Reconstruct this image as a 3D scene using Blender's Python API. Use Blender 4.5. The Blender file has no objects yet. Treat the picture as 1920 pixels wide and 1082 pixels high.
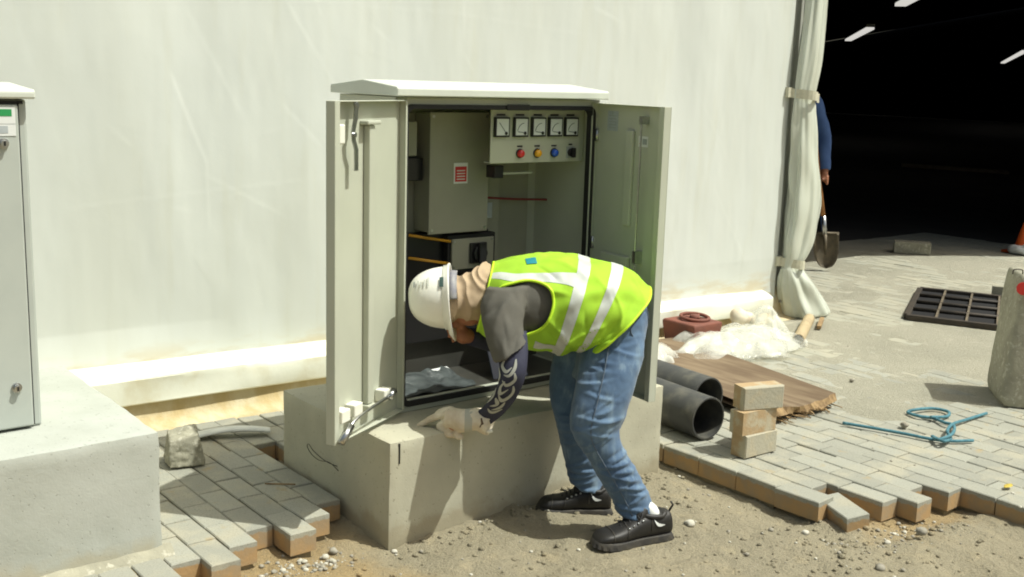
import bpy, math, random
import numpy as np
from mathutils import Vector, Matrix
R = math.radians
random.seed(7)
rng = np.random.default_rng(11)
scene = bpy.context.scene
col = scene.collection

# ------------------------------------------------------------------ camera
# world axes: x runs along the front of the cabinet plinth, y away from it towards the tent, z up (metres)
CAM = Vector((-2.0085, -3.1334, 1.65))
yaw, pitch, roll = R(39), 0.1877, 0.0312
hd = Vector((math.sin(yaw), math.cos(yaw), 0)); rt = Vector((math.cos(yaw), -math.sin(yaw), 0)); Zv = Vector((0, 0, 1))
fw = hd * math.cos(pitch) - Zv * math.sin(pitch); upv = hd * math.sin(pitch) + Zv * math.cos(pitch)
e1 = rt * math.cos(roll) + upv * math.sin(roll); e2 = upv * math.cos(roll) - rt * math.sin(roll); e3 = -fw
cam_data = bpy.data.cameras.new('camera')
cam_data.sensor_width = 36; cam_data.lens = 36 * 2075 / 1920
cam_data.clip_start = 0.05; cam_data.clip_end = 2000
cam = bpy.data.objects.new('camera', cam_data); col.objects.link(cam)
cam.matrix_world = Matrix(((e1.x, e2.x, e3.x, CAM.x), (e1.y, e2.y, e3.y, CAM.y), (e1.z, e2.z, e3.z, CAM.z), (0, 0, 0, 1)))
scene.camera = cam

# ------------------------------------------------------------------ light
SUN_EL = R(61.5); SUN_AZ = R(-52)          # direction to the sun: azimuth measured from +x, counter-clockwise
sun_dir = Vector((math.cos(SUN_AZ) * math.cos(SUN_EL), math.sin(SUN_AZ) * math.cos(SUN_EL), math.sin(SUN_EL)))
world = bpy.data.worlds.new('World'); scene.world = world; world.use_nodes = True
wn = world.node_tree.nodes; wl = world.node_tree.links
bg = wn['Background']; sky = wn.new('ShaderNodeTexSky'); sky.sky_type = 'NISHITA'; sky.sun_disc = False
sky.sun_elevation = SUN_EL; sky.sun_rotation = math.pi / 2 - SUN_AZ
sky.air_density = 1.0; sky.dust_density = 6.0; sky.ozone_density = 0.6
hz = wn.new('ShaderNodeMix'); hz.data_type = 'RGBA'; hz.blend_type = 'MULTIPLY'; hz.inputs[0].default_value = 1.0
hz.inputs[7].default_value = (0.98, 1.0, 0.90, 1)      # dusty, milky air
wl.new(sky.outputs[0], hz.inputs[6]); wl.new(hz.outputs[2], bg.inputs[0]); bg.inputs[1].default_value = 0.105
sd = bpy.data.lights.new('sun', 'SUN'); sd.energy = 4.3; sd.angle = R(0.55); sd.color = (0.985, 1.0, 0.925)
so = bpy.data.objects.new('sun', sd); col.objects.link(so)
so.rotation_euler = sun_dir.to_track_quat('Z', 'Y').to_euler(); so.location = (2, -4, 8)
scene.view_settings.view_transform = 'Standard'; scene.view_settings.look = 'None'
scene.view_settings.exposure = 0.14; scene.view_settings.gamma = 1.0
scene.cycles.use_denoising = True
scene.cycles.max_bounces = 8
scene.cycles.filter_width = 1.9

# ------------------------------------------------------------------ helpers
def A3(p): return np.array(p, float)

def _hash(i, j, k):
    n = (i * 374761393 + j * 668265263 + k * 2147483647 * 7 + 1013) & 0xffffffff
    n = ((n ^ (n >> 13)) * 1274126177) & 0xffffffff
    return ((n ^ (n >> 16)) & 0xffff) / 65535.0

def vnoise(P):
    P = np.asarray(P, float); i = np.floor(P).astype(np.int64); f = P - i; f = f * f * (3 - 2 * f)
    r = 0
    for a in (0, 1):
        for b in (0, 1):
            for c in (0, 1):
                w = (f[:, 0] if a else 1 - f[:, 0]) * (f[:, 1] if b else 1 - f[:, 1]) * (f[:, 2] if c else 1 - f[:, 2])
                r = r + w * _hash(i[:, 0] + a, i[:, 1] + b, i[:, 2] + c)
    return r * 2 - 1

def fbm(P, sc, octv=3):
    P = np.asarray(P, float) * sc; r = 0; a = 1
    for o in range(octv):
        r = r + a * vnoise(P + 17.3 * o); P = P * 2.03; a *= 0.5
    return r

def tag(o, label=None, cat=None, group=None, kind=None):
    if label: o['label'] = label
    if cat: o['category'] = cat
    if group: o['group'] = group
    if kind: o['kind'] = kind
    return o

def empty(name, loc, label=None, cat=None, group=None, kind=None):
    o = bpy.data.objects.new(name, None); col.objects.link(o); o.location = loc; o.empty_display_size = 0.1
    return tag(o, label, cat, group, kind)

def wloc(o):
    v = Vector((0, 0, 0))
    while o is not None:
        v = v + o.location; o = o.parent
    return v

def mesh_obj(name, V, F, mats, parent=None, smooth=False, mi=None, uv=None, centre=True):
    V = np.asarray(V, float).reshape(-1, 3)
    if parent is None:
        base = Vector(((V[:, 0].min() + V[:, 0].max()) / 2, (V[:, 1].min() + V[:, 1].max()) / 2, V[:, 2].min())) if centre else Vector((0, 0, 0))
    else:
        base = Vector(((V[:, 0].min() + V[:, 0].max()) / 2, (V[:, 1].min() + V[:, 1].max()) / 2, (V[:, 2].min() + V[:, 2].max()) / 2))
    me = bpy.data.meshes.new(name); me.from_pydata((V - np.array(base)).tolist(), [], [list(map(int, f)) for f in F])
    for m in (mats if isinstance(mats, (list, tuple)) else [mats]): me.materials.append(m)
    if mi is not None: me.polygons.foreach_set('material_index', np.asarray(mi, np.int32))
    if smooth: me.polygons.foreach_set('use_smooth', [True] * len(me.polygons))
    me.update()
    o = bpy.data.objects.new(name, me); col.objects.link(o)
    if parent is not None:
        o.parent = parent; o.location = base - wloc(parent)
    else:
        o.location = base
    return o

def bevel(o, w=0.003, seg=2):
    m = o.modifiers.new('Bevel', 'BEVEL'); m.width = w; m.segments = seg; m.limit_method = 'ANGLE'; m.angle_limit = R(35)
    return o

class MB:
    def __init__(s): s.V = []; s.F = []; s.M = []
    def add(s, V, F, m=0):
        b = len(s.V); s.V += [tuple(map(float, v)) for v in V]; s.F += [[b + i for i in f] for f in F]; s.M += [m] * len(F)
    def box(s, lo, hi, m=0, T=None):
        x0, y0, z0 = lo; x1, y1, z1 = hi
        V = [(x0, y0, z0), (x1, y0, z0), (x1, y1, z0), (x0, y1, z0), (x0, y0, z1), (x1, y0, z1), (x1, y1, z1), (x0, y1, z1)]
        if T: V = [T(v) for v in V]
        s.add(V, [[0, 3, 2, 1], [4, 5, 6, 7], [0, 1, 5, 4], [1, 2, 6, 5], [2, 3, 7, 6], [3, 0, 4, 7]], m)
    def tube(s, pts, rad, n=8, m=0, cap=True):
        V, F = tube_geo(pts, rad, n, cap); s.add(V, F, m)
    def disc(s, c, nrm, r, t, n=20, m=0):
        c = A3(c); nrm = A3(nrm) / np.linalg.norm(nrm)
        s.tube([c, c + nrm * t], [r, r], n, m)
    def build(s, name, mats, parent=None, smooth=False, bev=None):
        o = mesh_obj(name, s.V, s.F, mats, parent, smooth, s.M)
        if bev: bevel(o, bev)
        return o

def frames(P):
    P = np.asarray(P, float); T = np.gradient(P, axis=0); T /= np.linalg.norm(T, axis=1)[:, None] + 1e-12
    n = np.cross(T[0], [0, 0, 1.0]);
    if np.linalg.norm(n) < 1e-3: n = np.cross(T[0], [1.0, 0, 0])
    n /= np.linalg.norm(n); Ns = [n]
    for i in range(1, len(P)):
        n = Ns[-1] - T[i] * (Ns[-1] @ T[i]); n /= np.linalg.norm(n); Ns.append(n)
    Ns = np.array(Ns); return T, Ns, np.cross(T, Ns)

def grid_faces(nr, nc, closed=True):
    F = []
    for i in range(nr - 1):
        for j in range(nc if closed else nc - 1):
            k = (j + 1) % nc
            F.append([i * nc + j, i * nc + k, (i + 1) * nc + k, (i + 1) * nc + j])
    return F

def tube_geo(pts, rad, n=8, cap=True):
    P = np.asarray(pts, float); T, N, B = frames(P)
    rad = np.full(len(P), rad) if np.isscalar(rad) else np.asarray(rad, float)
    an = np.linspace(0, 2 * np.pi, n, endpoint=False)
    V = (P[:, None] + rad[:, None, None] * (np.cos(an)[None, :, None] * N[:, None] + np.sin(an)[None, :, None] * B[:, None])).reshape(-1, 3)
    F = grid_faces(len(P), n)
    if cap: F += [list(range(n - 1, -1, -1)), list(range((len(P) - 1) * n, len(P) * n))]
    return V, F

def cr(P, t):
    """Catmull-Rom through the rows of P at parameters t (0..len-1)."""
    P = np.asarray(P, float); n = len(P); t = np.clip(np.asarray(t, float), 0, n - 1)
    i = np.minimum(t.astype(int), n - 2); f = (t - i).reshape((-1,) + (1,) * (P.ndim - 1))
    g = lambda k: P[np.clip(k, 0, n - 1)]
    p0 = np.where((i == 0).reshape(f.shape), 2 * g(i) - g(i + 1), g(i - 1)); p1 = g(i); p2 = g(i + 1)
    p3 = np.where((i == n - 2).reshape(f.shape), 2 * g(i + 1) - g(i), g(i + 2))
    return 0.5 * (2 * p1 + (p2 - p0) * f + (2 * p0 - 5 * p1 + 4 * p2 - p3) * f ** 2 + (3 * p1 - p0 - 3 * p2 + p3) * f ** 3)

def smooth_pts(pts, k=6):
    P = np.asarray(pts, float); return cr(P, np.linspace(0, len(P) - 1, (len(P) - 1) * k + 1))

def stube(pts, rad, n=12, k=5, cap=True):
    P = np.asarray(pts, float); t = np.linspace(0, len(P) - 1, (len(P) - 1) * k + 1)
    rr = cr(np.asarray(rad, float).reshape(-1, 1), t).ravel() if not np.isscalar(rad) else rad
    return tube_geo(cr(P, t), rr, n, cap)

class Loft:
    """Tube through sections (D, V, w): dorsal point, ventral point, half width along side vector."""
    def __init__(s, secs, side, ex=2.2):
        s.D = np.array([a[0] for a in secs], float); s.V = np.array([a[1] for a in secs], float)
        s.w = np.array([[a[2]] for a in secs], float); s.side = A3(side); s.ex = ex; s.n = len(secs)
    def __call__(s, t, ph, off=0.0):
        t = np.asarray(t, float).ravel(); ph = np.asarray(ph, float).ravel()
        D = cr(s.D, t); V = cr(s.V, t); w = cr(s.w, t)
        c = np.cos(ph); sn = np.sin(ph); e = 2 / s.ex
        cc = np.sign(c) * np.abs(c) ** e; ss = np.sign(sn) * np.abs(sn) ** e
        h = (D - V) / 2; hl = np.linalg.norm(h, axis=1)[:, None]
        return (D + V) / 2 + h * (1 + off / hl) * cc[:, None] + s.side * (w + off) * ss[:, None]
    def mesh(s, nt, nph, off=0.0, t0=0, t1=None, cap=True):
        t1 = s.n - 1 if t1 is None else t1
        tt, pp = np.meshgrid(np.linspace(t0, t1, nt), np.linspace(0, 2 * np.pi, nph, endpoint=False), indexing='ij')
        V = s(tt, pp, off); F = grid_faces(nt, nph)
        if cap: F += [list(range(nph - 1, -1, -1)), list(range((nt - 1) * nph, nt * nph))]
        return V, F

def remesh(geos, vox, smooth_it=6):
    """Union of closed pieces -> one continuous skin (numpy verts, faces)."""
    V = []; F = []; b = 0
    for v, f in geos:
        V += np.asarray(v).tolist(); F += [[b + int(i) for i in q] for q in f]; b += len(v)
    me = bpy.data.meshes.new('tmp'); me.from_pydata(V, [], F)
    o = bpy.data.objects.new('tmp', me); col.objects.link(o)
    import bmesh as bm_
    bm = bm_.new(); bm.from_mesh(me); bm_.ops.recalc_face_normals(bm, faces=bm.faces); bm.to_mesh(me); bm.free()
    m = o.modifiers.new('r', 'REMESH'); m.mode = 'VOXEL'; m.voxel_size = vox
    if smooth_it:
        sm = o.modifiers.new('s', 'SMOOTH'); sm.factor = 0.5; sm.iterations = smooth_it
    dg = bpy.context.evaluated_depsgraph_get(); ev = o.evaluated_get(dg); em = ev.to_mesh()
    n = len(em.vertices); vv = np.empty(n * 3); em.vertices.foreach_get('co', vv); vv = vv.reshape(-1, 3)
    nn = np.empty(n * 3); em.vertices.foreach_get('normal', nn); nn = nn.reshape(-1, 3)
    ff = [list(p.vertices) for p in em.polygons]
    ev.to_mesh_clear(); bpy.data.objects.remove(o); bpy.data.meshes.remove(me)
    return vv, ff, nn

# ------------------------------------------------------------------ materials
def nodes_of(name):
    m = bpy.data.materials.new(name); m.use_nodes = True
    nt = m.node_tree; return m, nt, nt.nodes['Principled BSDF'], nt.nodes['Material Output']

def mix(nt, fac, a, b, mode='MIX'):
    n = nt.nodes.new('ShaderNodeMix'); n.data_type = 'RGBA'; n.blend_type = mode; n.clamp_factor = True
    for s, v in ((n.inputs[0], fac), (n.inputs[6], a), (n.inputs[7], b)):
        if hasattr(v, 'is_linked'): nt.links.new(v, s)
        elif isinstance(v, (int, float)): s.default_value = v
        else: s.default_value = (*v, 1)
    return n.outputs[2]

def math_n(nt, op, a, b=0.0):
    n = nt.nodes.new('ShaderNodeMath'); n.operation = op
    for s, v in ((n.inputs[0], a), (n.inputs[1], b)):
        if hasattr(v, 'is_linked'): nt.links.new(v, s)
        else: s.default_value = v
    return n.outputs[0]

def noise_n(nt, scale, detail=4, rough=0.55, vec=None, squash=None):
    if vec is None: vec = nt.nodes.new('ShaderNodeNewGeometry').outputs['Position']
    if squash:
        mp = nt.nodes.new('ShaderNodeMapping'); mp.inputs['Scale'].default_value = squash; nt.links.new(vec, mp.inputs[0]); vec = mp.outputs[0]
    n = nt.nodes.new('ShaderNodeTexNoise'); n.inputs['Scale'].default_value = scale; n.inputs['Detail'].default_value = detail
    n.inputs['Roughness'].default_value = rough; nt.links.new(vec, n.inputs['Vector']); return n.outputs[0]

def ramp(nt, fac, lo, hi):
    n = nt.nodes.new('ShaderNodeMapRange'); n.interpolation_type = 'SMOOTHSTEP'
    n.inputs[1].default_value = lo; n.inputs[2].default_value = hi; nt.links.new(fac, n.inputs[0]); return n.outputs[0]

def bump(nt, bs, h, strength=0.3, dist=0.01):
    b = nt.nodes.new('ShaderNodeBump'); b.inputs['Strength'].default_value = strength; b.inputs['Distance'].default_value = dist
    nt.links.new(h, b.inputs['Height']); nt.links.new(b.outputs[0], bs.inputs['Normal'])

def M(name, c, rough=0.6, c2=None, scale=8, lo=0.35, hi=0.7, metal=0.0, bs=None, bstr=0.25, bdist=0.004, squash=None, coat=0, speck=None):
    m, nt, p, out = nodes_of(name)
    colr = c
    if c2 is not None: colr = mix(nt, ramp(nt, noise_n(nt, scale, 5, squash=squash), lo, hi), c, c2)
    if speck is not None: colr = mix(nt, ramp(nt, noise_n(nt, speck[1], 2), 0.56, 0.7), colr, speck[0])
    if hasattr(colr, 'is_linked'): nt.links.new(colr, p.inputs['Base Color'])
    else: p.inputs['Base Color'].default_value = (*colr, 1)
    p.inputs['Roughness'].default_value = rough; p.inputs['Metallic'].default_value = metal
    if coat: p.inputs['Coat Weight'].default_value = coat
    if bs: bump(nt, p, noise_n(nt, bs, 5), bstr, bdist)
    return m

MT = {}
def mat_concrete(name, a, b_, pit, soil, zs, sc=5):
    m, nt, p, out = nodes_of(name)
    c = mix(nt, ramp(nt, noise_n(nt, sc, 6), 0.35, 0.68), a, b_)
    c = mix(nt, math_n(nt, 'MULTIPLY', ramp(nt, noise_n(nt, 2.2, 4, squash=(1, 1, 0.3)), 0.5, 0.7), 0.5), c, (a[0] * 1.12, a[1] * 1.12, a[2] * 1.15))
    pits = ramp(nt, noise_n(nt, 75, 2, 0.4), 0.66, 0.72)
    c = mix(nt, math_n(nt, 'MULTIPLY', pits, 0.6), c, pit)
    sp = nt.nodes.new('ShaderNodeSeparateXYZ'); g = nt.nodes.new('ShaderNodeNewGeometry'); nt.links.new(g.outputs['Position'], sp.inputs[0])
    low = ramp(nt, math_n(nt, 'ADD', sp.outputs[2], math_n(nt, 'MULTIPLY', noise_n(nt, 11, 5), -0.16)), zs + 0.0, zs - 0.07)   # soil splashed on the foot
    c = mix(nt, math_n(nt, 'MULTIPLY', low, 0.75), c, soil)
    nt.links.new(c, p.inputs['Base Color']); p.inputs['Roughness'].default_value = 0.92
    h = math_n(nt, 'SUBTRACT', math_n(nt, 'ADD', noise_n(nt, 28, 5), math_n(nt, 'MULTIPLY', noise_n(nt, 130, 3), 0.4)), pits)
    bump(nt, p, h, 0.3, 0.005); return m
MT['concrete'] = mat_concrete('concrete_cream', (0.455, 0.44, 0.335), (0.40, 0.385, 0.295), (0.25, 0.235, 0.17), (0.31, 0.27, 0.18), 0.02)
MT['concrete_painted'] = mat_concrete('concrete_grey_paint', (0.425, 0.445, 0.40), (0.375, 0.395, 0.35), (0.30, 0.31, 0.27), (0.40, 0.37, 0.27), 0.09, 4)
MT['concrete_raw'] = M('concrete_raw', (0.36, 0.345, 0.26), 0.95, (0.26, 0.25, 0.19), 9, bs=45, bstr=0.6, bdist=0.008, speck=((0.46, 0.44, 0.35), 40))
MT['enamel'] = M('enamel_cream', (0.49, 0.51, 0.415), 0.42, (0.465, 0.485, 0.395), 6, bs=220, bstr=0.06, bdist=0.001)
MT['enamel_grey'] = M('enamel_light_grey', (0.44, 0.475, 0.435), 0.42, (0.41, 0.445, 0.41), 6, bs=220, bstr=0.06, bdist=0.001)
MT['roof'] = M('enamel_white', (0.60, 0.635, 0.56), 0.45, (0.57, 0.60, 0.53), 9)
MT['rubber'] = M('rubber_black', (0.012, 0.012, 0.013), 0.6)
MT['dark_plastic'] = M('plastic_black', (0.015, 0.015, 0.016), 0.35)
MT['steel'] = M('zinc_steel', (0.55, 0.56, 0.55), 0.3, (0.42, 0.43, 0.43), 30, metal=1.0)
MT['white_nylon'] = M('nylon_white', (0.78, 0.78, 0.68), 0.5)
MT['paper'] = M('paper_white', (0.70, 0.72, 0.70), 0.8)
MT['paper_blue'] = M('paper_bluish', (0.42, 0.46, 0.47), 0.8, (0.36, 0.40, 0.42), 60)
MT['red_print'] = M('red_print', (0.55, 0.035, 0.035), 0.6)
MT['green_print'] = M('green_print', (0.02, 0.28, 0.08), 0.6)
MT['navy_print'] = M('navy_print', (0.03, 0.05, 0.16), 0.6)
MT['dark_print'] = M('dark_print', (0.03, 0.07, 0.06), 0.6)
MT['grey_print'] = M('grey_print', (0.33, 0.36, 0.35), 0.6)
MT['lamp_red'] = M('lens_red', (0.65, 0.02, 0.02), 0.2, coat=0.6)
MT['lamp_yellow'] = M('lens_amber', (0.85, 0.42, 0.01), 0.2, coat=0.6)
MT['lamp_blue'] = M('lens_blue', (0.01, 0.09, 0.55), 0.2, coat=0.6)
MT['meter_glass'] = M('meter_face', (0.74, 0.78, 0.76), 0.25, coat=0.5)
MT['yellow_wire'] = M('busbar_yellow', (0.55, 0.28, 0.02), 0.5)
MT['red_wire'] = M('cable_red', (0.22, 0.03, 0.03), 0.5)
MT['tent'] = None

def mat_tent():
    m, nt, p, out = nodes_of('tent_fabric')
    n1 = ramp(nt, noise_n(nt, 1.6, 4, squash=(1.6, 1, 0.35)), 0.4, 0.72)
    c = mix(nt, n1, (0.655, 0.685, 0.64), (0.625, 0.65, 0.595))
    n2 = ramp(nt, noise_n(nt, 5, 5, squash=(2.2, 1, 0.25)), 0.52, 0.75)
    c = mix(nt, math_n(nt, 'MULTIPLY', n2, 0.28), c, (0.57, 0.575, 0.47))
    pos = nt.nodes.new('ShaderNodeSeparateXYZ'); g = nt.nodes.new('ShaderNodeNewGeometry'); nt.links.new(g.outputs['Position'], pos.inputs[0])
    low = ramp(nt, pos.outputs[2], 0.46, 0.335)                     # splash dirt just above the bottom seam
    dirt = math_n(nt, 'MULTIPLY', low, ramp(nt, noise_n(nt, 3.5, 5, squash=(1, 1, 4)), 0.42, 0.62))
    c = mix(nt, math_n(nt, 'MULTIPLY', dirt, 0.5), c, (0.52, 0.40, 0.19))
    nt.links.new(c, p.inputs['Base Color']); p.inputs['Roughness'].default_value = 0.5
    w = nt.nodes.new('ShaderNodeTexWave'); w.inputs['Scale'].default_value = 60; nt.links.new(g.outputs['Position'], w.inputs[0])
    bump(nt, p, noise_n(nt, 14, 4), 0.12, 0.006)
    return m
MT['tent'] = mat_tent()
MT['tent_shade'] = M('tent_shade_black', (0.004, 0.0037, 0.0035), 0.95)  # hall shade put into the colour; the fabric itself is white

def mat_skirt():
    m, nt, p, out = nodes_of('skirt_fabric')
    n = ramp(nt, noise_n(nt, 4, 5, squash=(1.2, 1, 1)), 0.45, 0.72)
    c = mix(nt, n, (0.80, 0.81, 0.69), (0.66, 0.62, 0.45))
    nt.links.new(c, p.inputs['Base Color']); p.inputs['Roughness'].default_value = 0.5; bump(nt, p, noise_n(nt, 25, 4), 0.2, 0.006)
    return m
MT['skirt'] = mat_skirt()
MT['base_stained'] = M('stained_base_concrete', (0.50, 0.39, 0.20), 0.9, (0.60, 0.53, 0.36), 7, bs=40, bstr=0.5, bdist=0.008, squash=(1.5, 1, 0.7))

def mat_sand(name, a, b, c3, sc=1.3, orange=False):
    m, nt, p, out = nodes_of(name)
    c = mix(nt, ramp(nt, noise_n(nt, sc, 5), 0.38, 0.66), a, b)
    c = mix(nt, ramp(nt, noise_n(nt, 9, 5), 0.52, 0.75), c, c3)
    if orange:      # bedding sand spilt along the broken paver edges
        sp = nt.nodes.new('ShaderNodeSeparateXYZ'); g = nt.nodes.new('ShaderNodeNewGeometry'); nt.links.new(g.outputs['Position'], sp.inputs[0])
        wob = math_n(nt, 'MULTIPLY', noise_n(nt, 5, 4), 0.5)
        l = ramp(nt, math_n(nt, 'ADD', sp.outputs[0], wob), 0.32, 0.02)
        r2 = math_n(nt, 'MULTIPLY', ramp(nt, math_n(nt, 'ADD', sp.outputs[0], wob), 1.72, 1.95), ramp(nt, math_n(nt, 'ADD', sp.outputs[1], wob), -0.95, -0.72))
        c = mix(nt, math_n(nt, 'MULTIPLY', math_n(nt, 'ADD', l, r2), 0.8), c, (0.40, 0.285, 0.13))
    c = mix(nt, math_n(nt, 'MULTIPLY', ramp(nt, noise_n(nt, 130, 3), 0.5, 0.75), 0.55), c, (a[0] * 0.55, a[1] * 0.55, a[2] * 0.55))
    c = mix(nt, math_n(nt, 'MULTIPLY', ramp(nt, noise_n(nt, 210, 2), 0.6, 0.75), 0.6), c, (0.40, 0.37, 0.27))
    nt.links.new(c, p.inputs['Base Color']); p.inputs['Roughness'].default_value = 0.97
    h = math_n(nt, 'ADD', noise_n(nt, 45, 6, 0.7), math_n(nt, 'MULTIPLY', noise_n(nt, 160, 3, 0.7), 0.5))
    bump(nt, p, h, 1.0, 0.018)
    return m
MT['sand'] = mat_sand('sand_tan', (0.365, 0.32, 0.215), (0.315, 0.28, 0.19), (0.41, 0.35, 0.225), orange=True)
MT['dust'] = mat_sand('sand_dust', (0.42, 0.40, 0.31), (0.36, 0.345, 0.265), (0.46, 0.435, 0.34))
MT['far_ground'] = mat_sand('ground_far', (0.25, 0.22, 0.14), (0.22, 0.2, 0.13), (0.27, 0.22, 0.13))

def mat_paver():
    m, nt, p, out = nodes_of('paver_two_layer')
    tc = nt.nodes.new('ShaderNodeTexCoord'); sp = nt.nodes.new('ShaderNodeSeparateXYZ'); nt.links.new(tc.outputs['Object'], sp.inputs[0])
    zz = math_n(nt, 'ADD', sp.outputs[2], math_n(nt, 'MULTIPLY', math_n(nt, 'SUBTRACT', noise_n(nt, 30, 3), 0.5), 0.03))
    f = ramp(nt, zz, 0.017, 0.023)                                  # grey face mix cast over a brown backing mix
    body = mix(nt, ramp(nt, noise_n(nt, 14, 4), 0.35, 0.65), (0.40, 0.26, 0.12), (0.33, 0.245, 0.145))
    oi = nt.nodes.new('ShaderNodeObjectInfo')
    face = mix(nt, oi.outputs['Random'], (0.335, 0.335, 0.28), (0.27, 0.27, 0.225))
    face = mix(nt, ramp(nt, noise_n(nt, 6, 5), 0.45, 0.7), face, (0.37, 0.35, 0.27))
    face = mix(nt, math_n(nt, 'MULTIPLY', ramp(nt, noise_n(nt, 190, 2), 0.5, 0.72), 0.5), face, (0.16, 0.16, 0.125))
    face = mix(nt, math_n(nt, 'MULTIPLY', ramp(nt, noise_n(nt, 11, 4), 0.6, 0.78), 0.7), face, (0.36, 0.27, 0.13))
    c = mix(nt, f, body, face)
    nt.links.new(c, p.inputs['Base Color']); p.inputs['Roughness'].default_value = 0.95
    bump(nt, p, noise_n(nt, 90, 4), 0.35, 0.004)
    return m
MT['paver'] = mat_paver()
MT['joint'] = M('joint_sand', (0.22, 0.19, 0.12), 1.0, (0.27, 0.225, 0.135), 20, bs=80)

# ------------------------------------------------------------------ ground
def patch(name, x0, x1, y0, y1, step, fz, mat, kind='structure', label=None, cat=None):
    xs = np.arange(x0, x1 + step / 2, step); ys = np.arange(y0, y1 + step / 2, step)
    X, Y = np.meshgrid(xs, ys, indexing='ij'); P = np.stack([X.ravel(), Y.ravel(), np.zeros(X.size)], 1)
    P[:, 2] = fz(P); o = mesh_obj(name, P, grid_faces(len(xs), len(ys), False), mat, None, True, centre=False)
    return tag(o, label, cat, kind=kind)

def sand_z(P):
    x, y = P[:, 0], P[:, 1]
    z = 0.016 * fbm(P, 2.2, 3) + 0.010 * fbm(P, 9, 3) + 0.008 * np.clip(np.abs(fbm(P, 30, 3)) - 0.25, 0, 1)
    z += 0.028 * np.exp(-((x - 0.95) ** 2 / 0.10 + (y + 0.02) ** 2 / 0.02))          # heaped against the plinth
    z -= 0.022 * np.exp(-((x - 1.40) ** 2 / 0.012)) * (y < 0.1) * np.clip((y + 1.2) / 0.3, 0, 1); z -= 0.018 * np.exp(-((y + 0.98) ** 2 / 0.012)) * np.clip((x - 1.35) / 0.2, 0, 1)
    z += 0.035 * np.clip((-y - 0.95) / 0.6, 0, 1) * np.clip((x - 1.6) / 0.5, 0, 1)
    for ax, ay, bx, by in ((0.587, -0.44, 0.9, -0.514), (0.67, -0.02, 0.873, -0.229)):   # trodden flat under the shoes
        t = np.clip(((x - ax) * (bx - ax) + (y - ay) * (by - ay)) / ((bx - ax) ** 2 + (by - ay) ** 2), 0, 1)
        d2 = (x - ax - t * (bx - ax)) ** 2 + (y - ay - t * (by - ay)) ** 2
        k = np.exp(-d2 / 0.006); z = z * (1 - k) + 0.0 * k + 0.012 * np.exp(-(np.sqrt(d2) - 0.11) ** 2 / 0.0012)
    inside = (x > 1.47) & (y > -0.6); z = np.where(inside, np.minimum(z, 0.0), z)
    return z
patch('ground', -2.6, 3.4, -3.0, 1.0, 0.0125, sand_z, MT['sand'])
fb = MB(); fb.box((-150, -150, -0.14), (150, 150, -0.06)); tag(fb.build('terrain', MT['far_ground']), kind='structure')

# ------------------------------------------------------------------ pavement: bedding plus single pavers
PT = 0.085; PH = 0.08; PL = 0.2005; PW = 0.1000; PITCH_U = 0.1045; PITCH_V = 0.2055
bed = MB(); courses = []
left_ends = [0.30, 0.195, 0.105, 0.225, 0.13, 0.03, 0.115, 0.015, 0.09, -0.02, 0.07]
for k, v0 in enumerate(left_ends):
    u1 = -0.022 - PITCH_U * k; courses.append((u1 - PITCH_U, v0, 1.44))
courses += [(-0.022, 1.03, 1.44)] + [(-0.022 + PITCH_U * k, 0.815, 1.44) for k in range(1, 14)]
right_ends = [-0.555, -0.645, -0.90, -0.985, -0.885, -0.99] + [-1.75 + 0.10 * (k % 2) for k in range(70)]
for k, v0 in enumerate(right_ends):
    u0 = 1.463 + PITCH_U * k
    vend = 1.44 if u0 < 4.0 else 3.6
    courses.append((u0, v0, vend))
def vis(p):
    q = Vector(p) - CAM; z = q.dot(fw)
    if z < 0.3: return False
    a = 2075 * q.dot(e1) / z; b = 2075 * q.dot(e2) / z
    return abs(a) < 1020 and -620 < b < 560
def hidden(p):   # behind the plinth, the left plinth or under them
    x, y, _ = p
    if x < -0.76 and y > 0.26: return True
    if -0.005 < x < 1.43 and y < 0.83: return True
    sx, sy = x - CAM.x, y - CAM.y
    if y > 0.83 and x > 0.3:
        t = (0.8 - CAM.y) / sy; xx = CAM.x + sx * t
        if 0.05 < xx < 1.3: return True
    return False
cells = []
for ci, (u0, v0, v1) in enumerate(courses):
    nb = [c for c in courses if abs(abs(c[0] - u0) - PITCH_U) < 0.01]
    lo_ = [c[1] for c in nb if c[0] < u0]; hi_ = [c[1] for c in nb if c[0] > u0]
    vm = max([v0] + lo_ + hi_) + 0.012
    il = 0.014 if not lo_ else 0.0; ir = 0.014 if not hi_ else 0.0
    bed.box((u0 + 0.014, v0 + 0.014, -0.05), (u0 + PITCH_U - 0.014, vm, PT - 0.009))
    bed.box((u0 + il, vm, -0.05), (u0 + PITCH_U - ir, v1, PT - 0.009))
    v = v0; n = 0
    while v < v1 - 0.04:
        L = min(PL, v1 - v - 0.005)
        c = (u0 + PITCH_U / 2, v + L / 2, PT - PH / 2)
        if vis((c[0], c[1], PT)): cells.append((ci, c, L, (Vector(c) - CAM).length, hidden(c)))
        v += L + PITCH_V - PL; n += 1
pav = bed.build('pavement', MT['joint']); tag(pav, kind='structure')
def paver_geo(L, W=PW, H=PH, b=0.0035):
    x, y, z = W / 2, L / 2, H / 2
    V = [(sx * (x - (b if lv == 2 else 0)), sy * (y - (b if lv == 2 else 0)), zz) for lv, zz in ((0, -z), (1, z - b), (2, z)) for sx, sy in ((-1, -1), (1, -1), (1, 1), (-1, 1))]
    F = [[3, 2, 1, 0], [8, 9, 10, 11]]
    for a in (0, 4):
        for j in range(4): F.append([a + j, a + (j + 1) % 4, a + 4 + (j + 1) % 4, a + 4 + j])
    return V, F
pm = {}
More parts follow.
